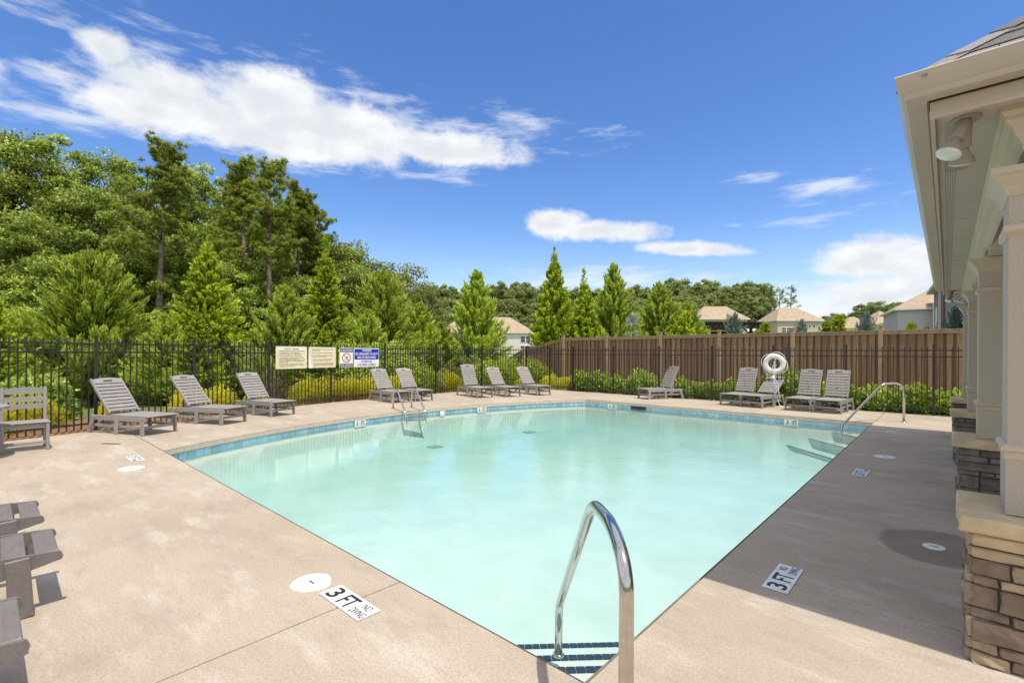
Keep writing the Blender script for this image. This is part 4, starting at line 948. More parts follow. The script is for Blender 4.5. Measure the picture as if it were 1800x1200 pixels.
def cypress(seed, h, r, m='cypress_leaf', nb=420, ns=60, el=(38, 62), sp=(.20, .055), spread=.13, leader=1.0, rpow=.7, droop=0.0):
    rg = np.random.default_rng(seed)
    t = rg.random(nb)**.85*.94; az = rg.random(nb)*2*np.pi; e = np.radians(el[0]+(el[1]-el[0])*t+rg.normal(0, 7, nb))
    prof = (1-t)**rpow*np.minimum(1, .55+t/.16*.45)*r*(.62+.58*rg.random(nb)**1.3); ln = prof/np.cos(np.clip(e, 0, 1.25)); ln = np.maximum(ln, .25)
    z0 = np.maximum(h*t-ln*np.sin(e)*.55, .1); B = np.stack([np.cos(az)*np.cos(e), np.sin(az)*np.cos(e), np.sin(e)], 1); O = np.stack([0*z0, 0*z0, z0], 1)
    s = .30+.70*rg.random((nb, ns))**.75; P = O[:, None]+B[:, None]*(ln[:, None]*s)[..., None]
    wid = spread*(1.25-s)[..., None]*(ln[:, None, None]*.5+.25)
    P = P+rg.normal(size=P.shape)*wid; P[..., 2] -= droop*s*s*ln[:, None]
    D = unit(B[:, None]*1.0+rg.normal(size=P.shape)*.34+np.array([0, 0, .12-droop])); 
    P = P.reshape(-1, 3); D = D.reshape(-1, 3); s = s.ravel(); br = np.repeat(rg.random(nb), ns)
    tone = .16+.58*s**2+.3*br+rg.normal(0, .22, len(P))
    nl = 300; tw_ = rg.random(26); ia = rg.integers(0, 26, nl); zz = h*(.84+.13*leader*tw_[ia])+.05*rg.normal(size=nl); ta = (rg.random(26)*6.28)[ia]; rad = (.05+.26*(1-tw_[ia]))*rg.random(nl)*(1.2 if leader > 1 else 1); a = ta+rg.normal(0, .25, nl); zz = zz+rad*.5
    P2 = np.stack([np.cos(a)*rad, np.sin(a)*rad, zz], 1); D2 = unit(np.stack([np.cos(a)*.6, np.sin(a)*.6, 1+0*a], 1))
    P = np.concatenate([P, P2]); D = np.concatenate([D, D2]); tone = np.concatenate([tone, .6+.3*rg.random(nl)])
    L = sp[0]*(.6+.8*rg.random(len(P))); me = leafmesh('foliage', P, D, L, sp[1]*(.7+.6*rg.random(len(P))), m, tone, seed)
    lim = [((0, 0, z0[i]), tuple(O[i]+B[i]*ln[i]*.75), .022, .006) for i in range(0, nb, 7)]
    tk = trunkmesh('trunk', [(0, 0, -.3), (0, 0, h*.5), (.03, 0, h*(.88+.09*leader))], [.03*h**.9, .016*h**.9, .006], 'bark', lim); return me, tk
def decid(seed, h, r, base, m='decid_leaf', nc=135, nl=270, leaf=.185, cr=.92, top=.5):
    rg = np.random.default_rng(seed); ch = h-base
    u = unit(rg.normal(size=(nc, 3))); rad = rg.random(nc)**.38; C = u*rad[:, None]; C[:, 2] = C[:, 2]*.5+.5
    zc = C[:, 2]; taper = np.where(zc > top, 1-.55*((zc-top)/(1-top))**1.5, .72+.28*zc/top); C[:, :2] *= taper[:, None]*r*(.75+.5*rg.random((nc, 1))); C[:, 2] = base+ch*(zc*.92+.02)
    cs = cr*(.6+.75*rg.random(nc)); k = rg.integers(0, nc, nc*nl); d = unit(rg.normal(size=(nc*nl, 3))); q = rg.random(nc*nl)**.45
    P = C[k]+d*(cs[k]*q)[:, None]*np.array([1, 1, .62]); D = unit(d+rg.normal(size=P.shape)*.8+np.array([0, 0, -.25]))
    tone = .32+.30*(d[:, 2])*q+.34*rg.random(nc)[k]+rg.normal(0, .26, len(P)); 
    me = leafmesh('crown', P, D, leaf*(.6+.8*rg.random(len(P))), leaf*.62*(.7+.6*rg.random(len(P))), m, tone, seed)
    tr_ = [(0, 0, -.6), (.05*h*rg.normal()*.15, 0, base), (.2*rg.normal(), .2*rg.normal(), base+ch*.55), (.2*rg.normal(), .2*rg.normal(), base+ch*.72)]
    lim = [((tr_[1][0]*.5, 0, min(base+ch*.6, max(base*.7, C[i, 2]-1.8))), tuple(C[i]), .06, .015) for i in range(0, nc, 2)]
    return me, trunkmesh('trunk', tr_, [.016*h+.03, .012*h+.03, .07, .03], 'bark', lim)
def pine(seed, h, base, r, m='pine_needle', nb=30, lean=0.0, nt=9, nl=60, tuft=.30):
    rg = np.random.default_rng(seed); t = np.sort(rg.random(nb)); az = rg.random(nb)*6.28; zb = base+(h-base)*(t*.93); ln = r*(1-.62*t**1.4)*(.55+.6*rg.random(nb)); e = np.radians(8+42*t+rg.normal(0, 9, nb))
    Pts = []; Ds = []; lim = []; tn = []
    tx = lambda z: lean*(z/h)**2
    for i in range(nb):
        o = np.array([tx(zb[i]), 0, zb[i]]); b = np.array([math.cos(az[i])*math.cos(e[i]), math.sin(az[i])*math.cos(e[i]), math.sin(e[i])]); tip = o+b*ln[i]; tip[2] += .12*ln[i]
        lim.append((tuple(o), tuple(tip), .045+.01*(1-t[i]), .012))
        for k in range(nt):
            s = .35+.70*rg.random(); c = o+(tip-o)*s+rg.normal(size=3)*np.array([.42, .42, .20])*(.35+ln[i]*.16); d = unit(rg.normal(size=(nl, 3))+np.array([0, 0, .5])+b*.35)
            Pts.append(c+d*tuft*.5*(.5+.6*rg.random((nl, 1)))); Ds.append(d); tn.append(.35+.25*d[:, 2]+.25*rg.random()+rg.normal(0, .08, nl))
    P = np.concatenate(Pts); D = np.concatenate(Ds); me = leafmesh('crown', P, D, tuft*(.6+.6*rg.random(len(P))), .05, m, np.concatenate(tn), seed)
    for k in range(5): z = base*(.5+.09*k); a = rg.random()*6.28; lim.append(((tx(z), 0, z), (tx(z)+math.cos(a)*.9, math.sin(a)*.9, z+.25), .02, .006))
    tk = trunkmesh('trunk', [(tx(h*k/6), 0, h*k/6 if k else -.6) for k in range(7)], [.013*h*(1-.13*k)+.02 for k in range(7)], 'pine_bark', lim, 9); return me, tk
def bush(seed, r, h, m, n=3600, leaf=.05, up_=.6, shoots=46, wid=.55, hollow=.35):
    rg = np.random.default_rng(seed); d = unit(rg.normal(size=(n, 3))); d[:, 2] = np.abs(d[:, 2]); q = rg.random(n)**hollow
    P = d*q[:, None]*np.array([r, r, h]); k = rg.integers(0, shoots, n); sd = unit(rg.normal(size=(shoots, 3))); sd[:, 2] = np.abs(sd[:, 2]); bump = .82+.3*rg.random(shoots)
    near = np.argmax(d@sd.T, 1); P *= bump[near][:, None]; P[:, 2] += .04
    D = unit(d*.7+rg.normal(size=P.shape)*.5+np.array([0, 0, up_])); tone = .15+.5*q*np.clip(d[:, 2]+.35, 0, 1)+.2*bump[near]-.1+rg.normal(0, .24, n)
    me = leafmesh('foliage', P, D, leaf*(.7+.7*rg.random(n)), leaf*wid*(.7+.6*rg.random(n)), m, tone, seed)
    mb = MB()
    for i in range(0, shoots, 3): b = sd[i]*np.array([r, r, h])*.75; mb.tube([(0, 0, -.05), tuple(b*.5+np.array([0, 0, .05])), tuple(b)], [.012, .008, .004], 4)
    tk = bpy.data.meshes.new('stem'); tk.from_pydata(mb.v, [], mb.f); tk.materials.append(MT['bark']); tk.update(); return me, tk
rpl = random.Random(11)
def plant(pair, name, label, cat, x, y, s=1.0, rz=None, group=None, sz=None, dz=0.0, names=('crown', 'trunk')):
    o = thing(name, label, cat, (x, y, gz(x, y)+dz), rpl.uniform(0, 6.28) if rz is None else rz, group); o.scale = (s, s, sz or s)
    link(names[0], pair[0], o); link(names[1], pair[1], o); return o
# --- cypress row behind the iron fence
cyA = [cypress(21, 5.2, 2.5, nb=330, ns=125, el=(32, 60), sp=(.22, .045), spread=.095, rpow=.75), cypress(22, 5.6, 2.3, nb=330, ns=125, el=(38, 62), sp=(.22, .045), spread=.095, rpow=.9), cypress(23, 6.0, 2.3, nb=330, ns=125, el=(38, 62), sp=(.22, .045), spread=.095, rpow=.95)]
arA = [cypress(31, 5.9, 2.05, 'arbor_leaf', nb=460, ns=66, el=(14, 50), sp=(.15, .07), spread=.12, rpow=.85, droop=.10, leader=1.6), cypress(32, 6.0, 1.65, 'arbor_leaf', nb=460, ns=62, el=(20, 48), sp=(.15, .065), rpow=.9, droop=.08, leader=2.2)]
FN = ('foliage', 'trunk'); GC = 'evergreens planted behind the iron fence'
rows = [(cyA[0], 'leyland_cypress', 'broad feathery light green cypress behind the nearest lounger', -21.2, 2.5, 1.02, None),
 (arA[0], 'green_arborvitae', 'bright yellow green arborvitae with a bare leader tip, behind the third lounger', -20.3, 5.6, .98, 1.02),
 (cyA[1], 'leyland_cypress', 'blue green cypress with pointed top behind the cream pool rules boards', -18.6, 7.75, .84, .80),
 (arA[1], 'green_arborvitae', 'tall narrow yellowish arborvitae behind the caution sign', -18.9, 9.45, 1.1, 1.0),
 (cyA[0], 'leyland_cypress', 'wide dark green cypress rising behind the warning sign', -18.6, 11.9, 1.0, 1.06),
 (cyA[2], 'leyland_cypress', 'conical cypress standing alone left of the white house', -17.9, 17.0, 1.02, 1.03),
 (arA[0], 'green_arborvitae', 'tall arborvitae with thin spire right of the white house', -17.6, 23.2, 1.1, 1.42),
 (arA[1], 'green_arborvitae', 'slimmer arborvitae with a spindly tip in the group over the wooden fence', -16.2, 24.3, 1.05, 1.03),
 (cyA[2], 'leyland_cypress', 'dark green cypress with a thin topknot above the wooden fence', -14.9, 25.5, 1.0, 1.13),
 (cyA[1], 'leyland_cypress', 'rounded cypress farther along the wooden fence', -12.9, 27.5, .95, .93),
 (cyA[0], 'leyland_cypress', 'low spreading cypress beside the pergola', -11.2, 27.6, .62, .70),
 (cyA[1], 'leyland_cypress', 'yellow green cypress filling the gap between the boards and the warning sign', -17.2, 10.4, .66, .62),
 (cyA[2], 'leyland_cypress', 'lower cypress behind the loungers, touching the wide dark one', -18.4, 13.9, .8, .72),
 (arA[1], 'green_arborvitae', 'slender young golden cypress at the far left behind the fence', -18.1, .25, .55, .50),
 (cyA[0], 'leyland_cypress', 'low light green cypress at the far left edge', -20.8, .3, .62, .55),
 (cyA[1], 'leyland_cypress', 'small cypress between the broad one and the yellow arborvitae', -19.2, 4.1, .62, .56),
 (arA[0], 'green_arborvitae', 'bushy low arborvitae in front of the trunks behind the second lounger', -17.6, 4.6, .55, .50),
 (arA[0], 'green_arborvitae', 'low arborvitae at the foot of the blue green cypress', -16.9, 8.4, .55, .42),
 (cyA[2], 'leyland_cypress', 'small cypress sloping down to the end of the wooden fence', -17.5, 20.3, .38, .36),
 (arA[0], 'green_arborvitae', 'wide low arborvitae leaning over the end of the wooden fence', -19.6, 22.6, .55, .45),
 (cyA[0], 'leyland_cypress', 'cypress beyond the left edge of the picture', -20.5, -3.5, .9, .9),
 (cyA[1], 'leyland_cypress', 'small cypress behind the white house gap', -18.6, 15.3, .8, .62)]
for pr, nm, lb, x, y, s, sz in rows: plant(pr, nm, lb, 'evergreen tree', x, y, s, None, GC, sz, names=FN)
# --- tall wood at the left
dA = [decid(41, 17, 4.8, 2.4), decid(42, 15, 4.4, 1.8, nc=130), decid(43, 18, 4.4, 3.0), decid(44, 11, 3.8, .6, nc=120), decid(45, 12, 3.3, 1.6, 'decid_leaf_olive', nc=62, nl=230)]
pA = [pine(57, 17, 9.0, 3.3, nb=44, lean=.3, nt=14, nl=44), pine(52, 15.5, 8.2, 2.7, nb=44, lean=-.3, nt=14, nl=44), pine(53, 15, 6.0, 3.0, nb=56, lean=.4, nt=15, nl=44)]
def cd_(px, d):   # depth and bearing measured on the picture, turned into a place on the ground
    u = (px-900)/845*d; return (-math.sin(YAW)*d+math.cos(YAW)*u, math.cos(YAW)*d+math.sin(YAW)*u)
def rank(pair, name, label, px, d, ytop, hh, group, cat='tree', w=1.0):
    x, y = cd_(px, d); z0 = gz(x, y); zt = 1.5+(621.3+(px-900)*.0056-ytop)/845*d; s = (zt-z0)/hh; return plant(pair, name, label, cat, x, y, s*w, None, group, s)
GW = 'tall trees of the wood behind the cypress row'
SH = 'leafy broadleaf tree in the dense wood behind the cypress row'
WL = ['high rounded broadleaf crown leaving the picture at its left edge', 'tall broadleaf tree at the left edge, sky right of its top', 'highest broadleaf crown of the wood, left of the tallest pine', 'broadleaf tree filling the dip just left of the tallest pine', 'broadleaf crown whose top shows between the dip and the tallest pine', 'lower pale crown in front of the high trees at the left edge', 'low broadleaf tree directly above the broad feathery cypress', 'tall leafy crown immediately right of the tallest pine', 'broadleaf tree right behind the trunk of the tallest pine', 'leafy crown between the tallest pine and the shaggy dark pines', 'low leafy tree left of the foot of the tallest pine', 'mid height tree behind the yellow green arborvitae tip', 'low tree between the arborvitae and the slim bare pine', 'leafy tree behind the trunk of the slim bare pine', 'tall leafy tree showing between the slim pine and the sloping right shoulder', 'low tree at the foot of the slim bare pine', 'small olive tree on the right slope of the wood', 'leafy tree low on the right slope behind the narrow arborvitae', 'low tree just right of the slim bare pine', 'low dense tree at the left edge above the iron fence']
for qi, q in enumerate(((dA[0], -70, 34, 195, 17), (dA[2], 15, 33, 203, 18), (dA[0], 95, 34, 194, 17), (dA[1], 165, 31, 268, 15), (dA[2], 205, 37, 240, 18), (dA[1], 40, 28, 360, 15), (dA[3], 95, 27, 430, 11), (dA[2], 335, 40, 250, 18), (dA[1], 262, 36, 300, 15), (dA[0], 395, 41, 285, 17),
          (dA[3], 225, 29, 420, 11), (dA[1], 310, 33, 395, 15), (dA[3], 395, 31, 440, 11), (dA[1], 440, 38, 350, 15), (dA[2], 520, 42, 350, 18), (dA[3], 455, 32, 450, 11), (dA[4], 590, 40, 380, 12), (dA[1], 560, 44, 400, 15), (dA[3], 530, 33, 470, 11), (dA[3], 5, 26, 455, 11), (dA[3], -60, 27, 400, 11), (dA[0], -170, 36, 230, 17), (dA[3], 345, 30, 500, 11), (dA[3], 165, 28, 500, 11))):
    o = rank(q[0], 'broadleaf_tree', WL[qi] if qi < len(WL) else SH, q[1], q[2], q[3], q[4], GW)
rank(dA[1], 'broadleaf_tree', 'leafy tree closing the slope just right of the last pine', 590, 39, 392, 15, GW)
rank(dA[3], 'broadleaf_tree', 'lower leafy tree between the slope and the lone oak', 635, 36, 448, 11, GW)
rank(dA[4], 'oak_tree', 'lone olive green oak standing apart right of the wood', 678, 42, 418, 12, GW, w=1.05)
rank(dA[4], 'oak_tree', 'smaller olive tree leaning out beside the lone oak', 733, 46, 466, 12, GW, w=.9)
rank(dA[4], 'broadleaf_tree', 'olive tree at the right end of the wood, lower than the pines', 622, 37, 455, 12, GW)
rank(pA[0], 'pine_tree', 'tallest pine with long bare trunk and dark spreading crown', 278, 29, 262, 17, GW, w=1.15)
rank(pA[1], 'pine_tree', 'slim pine with bare pale trunk standing behind the cream boards', 472, 31, 292, 15.5, GW)
rank(pA[2], 'pine_tree', 'dark pine just left of the slim bare one', 428, 34, 288, 15, GW)
rank(pA[2], 'pine_tree', 'shaggy dark pine right of the slim bare one', 522, 36, 335, 15, GW)
rank(pA[1], 'pine_tree', 'pine at the sloping right shoulder of the wood', 560, 38, 372, 15.5, GW)
# undergrowth below the wood and behind the fence
ug = [bush(61, 1.5, 1.9, 'decid_leaf', n=9000, leaf=.11, up_=0, shoots=30, hollow=.5), bush(62, 1.3, 1.5, 'cypress_leaf', n=8000, leaf=.10, up_=.2, shoots=26, hollow=.5)]
GU = 'undergrowth shrubs behind the iron fence'
for i in range(56):
    px = -120+i*19.5+rpl.uniform(-8, 8); d = rpl.uniform(21, 27) if i % 2 else rpl.uniform(18, 20.5)
    if px > 760: d += 4
    x, y = cd_(px, d)
    if y > 17.5 and x > -19: continue
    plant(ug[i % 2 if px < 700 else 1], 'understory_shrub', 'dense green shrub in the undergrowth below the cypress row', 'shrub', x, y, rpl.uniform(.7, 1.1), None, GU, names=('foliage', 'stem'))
# --- golden shrubs along the inside of the curving fence
gb = [bush(71, .55, .62, 'gold_leaf', n=4200, leaf=.060, up_=.9, shoots=44, wid=.45), bush(72, .48, .55, 'gold_leaf', n=3600, leaf=.058, up_=1.0, shoots=36, wid=.45), bush(73, .5, .5, 'gold_leaf', n=3000, leaf=.055, up_=1.0, shoots=30, wid=.45)]
GG = 'golden yellow shrubs in the bed behind the iron fence'
gold = [(-12.75, -.15, 1.15, 'golden shrub behind the dining chair'), (-13.2, .65, 1.2, 'large golden shrub between the dining chair and the nearest lounger'), (-12.3, -1.2, 1.0, 'golden shrub at the far left edge below the fence'),
        (-14.15, 3.55, 1.0, 'golden shrub between the second and third loungers'), (-14.6, 4.35, 1.05, 'golden shrub behind the third lounger'), (-14.55, 5.25, .8, 'small golden shrub under the left edge of the cream board'),
        (-14.75, 6.75, 1.1, 'golden shrub below the bent cream board'), (-14.85, 7.55, 1.25, 'tall golden shrub below the caution sign'), (-14.9, 8.3, 1.35, 'largest golden shrub below the warning sign'), (-14.95, 9.2, 1.1, 'golden shrub beside the lounger behind the ladder'),
        (-15.0, 10.2, 1.15, 'golden shrub between the two close loungers'), (-15.0, 11.3, 1.2, 'golden shrub just past the pair of close loungers'), (-15.1, 12.9, 1.2, 'golden shrub before the loungers by the fence corner'), (-15.0, 14.0, .9, 'golden shrub behind the steep backed lounger'),
        (-14.0, 16.2, .9, 'orange tinted golden shrub near the fence corner'), (-13.1, 17.0, .9, 'orange tinted shrub where the fence turns'), (-14.3, 2.0, .7, 'low golden shrub behind the nearest lounger')]
for i, (x, y, s, lb) in enumerate(gold): plant(gb[i % 3], 'golden_shrub', lb, 'shrub', x, y, s, None, GG, names=('foliage', 'stem'))
# glossy shrub and bare twiggy shrub
gs = bush(75, .8, .95, 'hedge_leaf', n=3000, leaf=.12, up_=.1, shoots=30); plant(gs, 'magnolia_shrub', 'glossy leaved shrub with coppery leaves behind the dining chair', 'shrub', -14.7, .7, 1.1, names=('foliage', 'stem'))
tw = bush(76, .6, 1.1, 'twig', n=1600, leaf=.16, up_=.6, wid=.06, hollow=.6)
plant(tw, 'twiggy_shrub', 'bare grey brown twiggy shrub below the first cream board', 'shrub', -15.1, 5.9, 1.0, names=('twigs', 'stem')); plant(tw, 'twiggy_shrub', 'bare twiggy shrub between golden shrubs near the fence corner', 'shrub', -16.0, 13.6, 1.1, names=('twigs', 'stem'))
# --- hedge in front of the wooden fence
hb = [bush(81, .58, .62, 'hedge_leaf', n=3600, leaf=.075, up_=.5, shoots=36, wid=.6), bush(82, .52, .58, 'hedge_leaf', n=3200, leaf=.075, up_=.5, shoots=30, wid=.6)]
GH = 'green hedge shrubs between the iron and wooden fences'
place = ['orange tipped shrub at the hedge start behind the fence corner', 'round hedge shrub at the corner of the iron fence', 'hedge shrub just right of the iron fence corner', 'round hedge shrub standing a little apart from the next', 'large bushy hedge shrub left of the lone sideways lounger', 'smaller hedge shrub behind the lone sideways lounger',
         'hedge shrub directly right of the lone sideways lounger', 'dense hedge shrub in mid row over the skimmer mouth', 'hedge shrub left of the steep backed lounger', 'hedge shrub hidden partly by the low reclined lounger', 'taller shoot of hedge under the life ring', 'hedge shrub between the life ring and the lounger pair',
         'hedge shrub behind the lounger nearest the handrail', 'hedge shrub left of the far handrail post', 'hedge shrub framed by the far handrail', 'hedge shrub right of the far handrail', 'hedge shrub touching the last visible fence post', 'hedge shrub beside the porch piers', 'last hedge shrub hidden behind the porch']
xs_ = [-12.3, -11.35, -10.7, -9.75, -8.7, -7.9, -7.0, -6.2, -5.35, -4.55, -3.75, -2.95, -2.15, -1.4, -.65, .1, .9, 1.7, 2.6]
for i, (x, lb) in enumerate(zip(xs_, place)):
    s = rpl.uniform(.92, 1.15)*(1.25 if i == 10 else 1)*(.8 if i == 0 else 1); plant(gb[2] if i == 0 else hb[i % 2], 'hedge_shrub', lb, 'shrub', x, 16.95+rpl.uniform(-.08, .08), s, None, GH, s*(1.3 if i in (1, 4, 10) else 1.08), names=('foliage', 'stem'))
# --- ridge wood beyond the houses
fd = [decid(91, 19, 6.4, 2, 'far_leaf', nc=80, nl=100, leaf=.62, cr=1.6), decid(92, 17, 5.8, 1.5, 'far_leaf', nc=70, nl=100, leaf=.6, cr=1.5), decid(93, 20, 5.4, 4, 'far_leaf', nc=70, nl=95, leaf=.6, cr=1.4)]
GR = 'trees of the wooded ridge beyond the houses'
prof_ = [(560, 488), (640, 500), (745, 500), (770, 489), (850, 490), (910, 492), (960, 500), (1000, 500), (1080, 496), (1150, 492), (1175, 484), (1240, 488), (1300, 489), (1345, 492), (1352, 500)]
def ytop(px):
    for (a, ya), (b, yb) in zip(prof_[:-1], prof_[1:]):
        if a <= px <= b: return ya+(yb-ya)*(px-a)/(b-a)
    return 500
px = 560; i = 0
while px < 1352:
    for d, dy in ((168, 0), (150, 26), (138, 52)):
        if d == 138 and px > 1180: continue
        rank(fd[i % 3], 'ridge_tree', 'dark green tree among many on the wooded ridge', px+rpl.uniform(-8, 8), d+rpl.uniform(-5, 5), ytop(px)+dy+rpl.uniform(-5, 9), (19, 17, 20)[i % 3], GR); i += 1
    px += 17
fp = [pine(95, 20, 8, 4.6, 'far_leaf', nb=20, nt=6, nl=34, tuft=.85)]
for px, yt, lb in ((1370, 506, 'open crowned ridge pine at the right end of the wood'), (1390, 503, 'last tall pine on the ridge, sky showing through it'), (1356, 500, 'dark ridge pine next to the open crowned pair')): rank(fp[0], 'ridge_pine', lb, px, 160, yt, 20, GR, 'pine tree')
for px in range(1420, 1600, 15): rank(fd[i % 3], 'distant_tree', 'small hazy green tree low on the far horizon', px, 230+rpl.uniform(-20, 20), (552 if px < 1500 else 530)+rpl.uniform(-5, 6)-(px-1500)*.05*(px > 1500), (19, 17, 20)[i % 3], 'distant trees behind the grey houses'); i += 1
for px in list(range(1640, 2500, 60))+list(range(-900, 500, 60)): rank(fd[i % 3], 'distant_tree', 'tree far beyond the picture edge', px, 210+rpl.uniform(-20, 20), 545+rpl.uniform(-10, 10), (19, 17, 20)[i % 3], 'distant trees outside the view'); i += 1
# --- small garden conifers above the wooden fence
bl = cypress(101, 2.6, .62, 'blue_leaf', nb=150, ns=34, el=(68, 84), sp=(.16, .03), spread=.08, rpow=.35); tp = cypress(102, 2.2, .62, 'arbor_leaf', nb=170, ns=40, el=(40, 60), sp=(.10, .05), spread=.12, rpow=.7); wh = cypress(103, 2.4, 1.0, 'white_leaf', nb=44, ns=34, el=(8, 30), sp=(.16, .035), spread=.07, rpow=.9, droop=.35, leader=1)
def small(pair, name, lb, px, d, yt, hh, cat): rank(pair, name, lb, px, d, yt, hh, 'garden conifers above the wooden fence', cat)
small(wh, 'weeping_conifer', 'pale silvery weeping conifer peeking over the wooden fence', 1112, 25, 552, 2.4, 'conifer')
small(bl, 'juniper', 'broad blue green juniper in front of the dark pergola', 1291, 24, 556, 2.6, 'conifer')
small(bl, 'juniper', 'thin grey green juniper in front of the cream house', 1408, 25, 566, 2.6, 'conifer')
small(bl, 'juniper', 'grey green juniper before the distant tan roofs', 1521, 25, 553, 2.6, 'conifer')
small(bl, 'juniper', 'small pale juniper against the blue grey siding', 1677, 25, 545, 2.6, 'conifer')
small(tp, 'cone_arborvitae', 'small yellow green cone shaped bush right of the pergola', 1345, 24, 567, 2.2, 'conifer')
small(tp, 'cone_arborvitae', 'low round yellow green bush touching the pergola side', 1332, 24, 580, 2.2, 'conifer')
small(tp, 'cone_arborvitae', 'left cone of the pair of dark green cones', 1453, 25, 564, 2.2, 'conifer')
small(tp, 'cone_arborvitae', 'taller right cone of the pair of dark green cones', 1474, 25, 553, 2.2, 'conifer')
small(tp, 'cone_arborvitae', 'yellow green rounded bush in front of the grey house', 1601, 24, 567, 2.2, 'conifer')
small(tp, 'cone_arborvitae', 'bushy light green conifer left of the pergola', 1205, 25, 548, 2.2, 'conifer')
# ------------------------------------------------------------------ houses
def house(name, label, ox, oy, hd, w, d, z0, ze, zr, wall, roof, wins=(), lean=None, over=.45, boards=0, ridge=None):
    o = thing(name, label, 'house', (ox, oy, z0), R(hd)); h = ze-z0; r_ = zr-z0
    MB().box(0, w, 0, d, -1.5, h-.02).build('wall', wall, o)
    a = ridge if ridge is not None else min(w, d)/2; e = over; mb = MB()
    mb.v = [(-e, -e, h), (w+e, -e, h), (w+e, d+e, h), (-e, d+e, h)]+([(a, d/2, r_), (w-a, d/2, r_)] if w >= d else [(w/2, a, r_), (w/2, d-a, r_)])+[(-e, -e, h-.2), (w+e, -e, h-.2), (w+e, d+e, h-.2), (-e, d+e, h-.2)]
    mb.f = ([(0, 1, 5, 4), (1, 2, 5), (2, 3, 4, 5), (3, 0, 4)] if w >= d else [(0, 1, 4), (1, 2, 5, 4), (2, 3, 5), (3, 0, 4, 5)]); mb.m = [0]*4
    rf = mb.build('roof', roof, o)
    MB().add(mb.v, [(0, 6, 7, 1), (1, 7, 8, 2), (2, 8, 9, 3), (3, 9, 6, 0), (6, 9, 8, 7)]).build('fascia', 'white_trim', o)
    for (x, z, ww, hh, nx, nz) in wins:
        f = MB().box(x-.1, x+ww+.1, -.05, .02, z-.1, z+hh+.1).build('window', 'white_trim', o)
        for i in range(nx):
            for k in range(nz):
                pw, ph = ww/nx, hh/nz; MB().box(x+i*pw+.04, x+(i+1)*pw-.04, -.07, -.045, z+k*ph+.04, z+(k+1)*ph-.04).build('pane', 'pane', f)
    if boards:
        z = .0; me = None
        while z < h-.2:
            if me is None: q = MB().add([(0, -.035, 0), (w, -.035, 0), (w, .0, boards), (0, .0, boards), (0, .01, 0), (w, .01, 0)], [(0, 1, 2, 3), (0, 4, 5, 1)]).build('siding_board', wall, o, loc=(0, 0, z)); me = q.data
            else: link('siding_board', me, o, (0, 0, z))
            z += boards
    return o
W3 = [(19.2, 3.6, 1.0, 1.35, 1, 2), (20.4, 3.6, 1.0, 1.35, 1, 2), (21.6-.1, 3.6, .6, 1.35, 1, 2), (19.2, 2.2, 1.0, .6, 1, 1), (20.4, 2.2, 1.0, .6, 1, 1), (19.2, .6, 1.0, 1.2, 1, 1), (20.4, .6, 1.0, 1.2, 1, 1), (15, 3.6, 1.0, 1.35, 1, 2)]
house('white_house', 'white two storey house with tan roof between two cypresses', -86.6, 70, 42.15, 22.2, 11, .5, 6.35, 10.2, 'house_white', 'roof_beige', W3)
h2 = house('tan_roof_house', 'house with tan roof and dark solar panels behind the pergola', -42.2, 110.2, 42.15, 11.2, 9, 3.5, 9.75, 13.0, 'house_cream', 'roof_beige', ridge=3.0)
MB().add([(2.4, .9, 7.05+.0), (8.6, .9, 7.05), (8.0, 2.6, 8.2), (3.4, 2.6, 8.2)], [(0, 1, 2, 3)]).build('solar_panel', 'solar', h2)
house('cream_house', 'cream house with tan hip roof, double window and round vents over the wooden fence', -30.9, 131.2, 42.15, 10.9, 10, 3.8, 10.05, 13.6, 'house_cream', 'roof_beige', [(1.1, 3.1, .95, 1.4, 2, 2), (2.3, 3.1, .95, 1.4, 2, 2), (7.6, 4.5, .55, .55, 1, 1), (8.7, 4.5, .55, .55, 1, 1), (9.9, 3.9, .6, .9, 1, 1)], ridge=3.2)
house('far_tan_house', 'distant low tan house between the cones and the grey house', -23.6, 181, 42.15, 10.6, 9, 5.5, 10.0, 13.9, 'house_cream', 'roof_beige', [(3, 1.2, .9, 1.2, 1, 2), (4.6, 1.2, .9, 1.2, 1, 2), (7.6, 1.2, .9, 1.2, 1, 2)])
house('distant_brick_house', 'distant tan roofed house next to the grey house', -15.6, 178, 42.15, 8.6, 9, 5.5, 11.0, 15.2, 'brick_red', 'roof_beige', [(2, 1.8, .9, 1.2, 1, 2), (5, 1.8, .9, 1.2, 1, 2)])
h5 = house('grey_house', 'grey lilac sided house with tan roof and white downpipe', -4.55, 76.7, 12, 9.5, 11, 3.0, 7.35, 10.6, 'house_grey', 'roof_beige', boards=.22)
MB().box(3.2, 9.4, -1.2, -.03, -1, 4.75).build('wing', 'house_grey', h5); MB().add([(2.9, -1.5, 4.78), (9.8, -1.5, 4.78), (9.8, .4, 5.4), (2.9, .4, 5.4)], [(0, 1, 2, 3)]).build('wing_roof', 'roof_beige', h5); MB().box(3.12, 3.32, -1.35, -1.2, -1, 4.75).build('downpipe', 'white_trim', h5)
h6 = house('blue_grey_house', 'large blue grey sided house with lap boards seen past the porch', -.72, 50.5, -85.2, 30, 12, 1.2, 6.6, 10.0, 'house_bluegrey', 'roof_dark', boards=.20, over=.5)
MB().box(0, 6.0, -.06, -.036, -1, 5.3).build('tan_siding', 'house_taupe', h6)
for k in range(26): MB().add([(0.02, -.10, k*.2), (5.98, -.10, k*.2), (5.98, -.062, k*.2+.2), (.02, -.062, k*.2+.2)], [(0, 1, 2, 3)]).build('siding_board', 'house_taupe', h6)
MB().box(6.05, 7.6, -.12, -.037, -1, 5.3).build('brick_strip', 'brick_red', h6); MB().box(6.0, 6.3, -.25, -.13, -1, 5.3).build('downpipe', 'white_trim', h6)
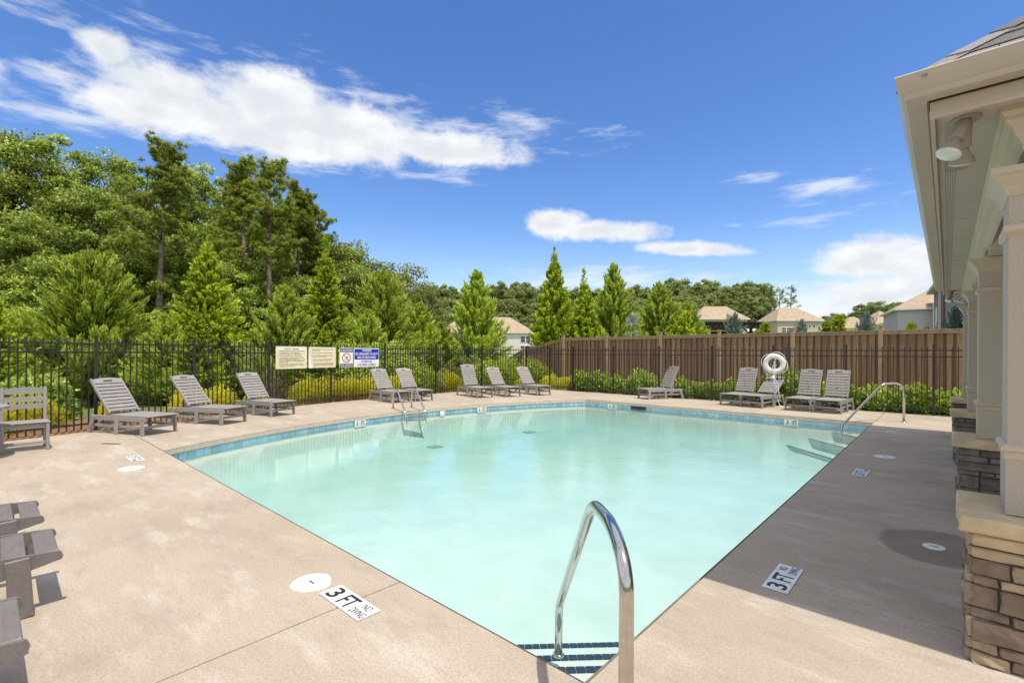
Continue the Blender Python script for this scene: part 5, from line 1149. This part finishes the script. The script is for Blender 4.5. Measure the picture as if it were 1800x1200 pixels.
f = MB().box(2.0, 3.4, -.12, -.10, 1.9, 3.9).build('window', 'white_trim', h6); MB().box(2.15, 3.25, -.14, -.121, 2.0, 2.85).build('pane', 'pane', f)
# small play frame / swing bracket over the fence by the grey house
o = thing('garden_swing_frame', 'small dark bent frame poking above the wooden fence by the grey house', 'garden frame', (*cd_(1627, 24), gz(*cd_(1627, 24))), R(42))
MB().tube(fillet([(-.42, 0, 0), (-.30, 0, 1.35), (.05, 0, 1.78), (.17, 0, 1.70), (.17, 0, 0)], .07), .022, 6).tube([(-.25, 0, 1.36), (.0, 0, 1.72)], .018, 5).build('frame', 'fence_black', o)
# ------------------------------------------------------------------ pergola
def pergola():
    z0 = gz(-11.3, 35); o = thing('pergola', 'dark brown garden pergola with curved rafter tails above the wooden fence', 'pergola', (-13.6, 34.4, z0), R(42.15)); Wd, D_, H_ = 4.9, 4.2, 2.45
    for x in (.5, Wd-.5):
        for y in (.4, D_-.4): MB().bbox(x-.09, x+.09, y-.09, y+.09, 0, H_, .01).build('post', 'pergola_wood', o)
    for y in (.3, .5, D_-.5, D_-.3): MB().bbox(-.1, Wd+.1, y-.03, y+.03, H_-.22, H_, .01).build('beam', 'pergola_wood', o)
    for k in range(13):
        x = .0+k*Wd/12; mb = MB(); pr = [(-.45, H_+.10), (-.40, H_+.03), (-.2, H_), (D_+.2, H_), (D_+.4, H_+.03), (D_+.45, H_+.1), (D_+.45, H_+.2), (-.45, H_+.2)]
        for xx in (x-.03, x+.03): mb.v += [(xx, y, z) for y, z in pr]
        n = 8; mb.f = [tuple(range(n))[::-1], tuple(range(n, 2*n))]+[(i, (i+1) % n, n+(i+1) % n, n+i) for i in range(n)]; mb.m = [0]*len(mb.f); mb.build('rafter', 'pergola_wood', o)
    for k in range(9): y = k*D_/8; MB().bbox(-.2, Wd+.2, y-.025, y+.025, H_+.203, H_+.25, .006).build('purlin', 'pergola_wood', o)
    for x in (.5, Wd-.5):
        for s in (-1, 1): MB().bar((x, .4, H_-.8), (x+s*.5, .4, H_-.23), .06, .10).build('brace', 'pergola_wood', o)
    MB().box(.6, Wd-.6, D_-.15, D_-.1, .2, H_-.24).build('back_screen', 'pergola_wood', o)
pergola()
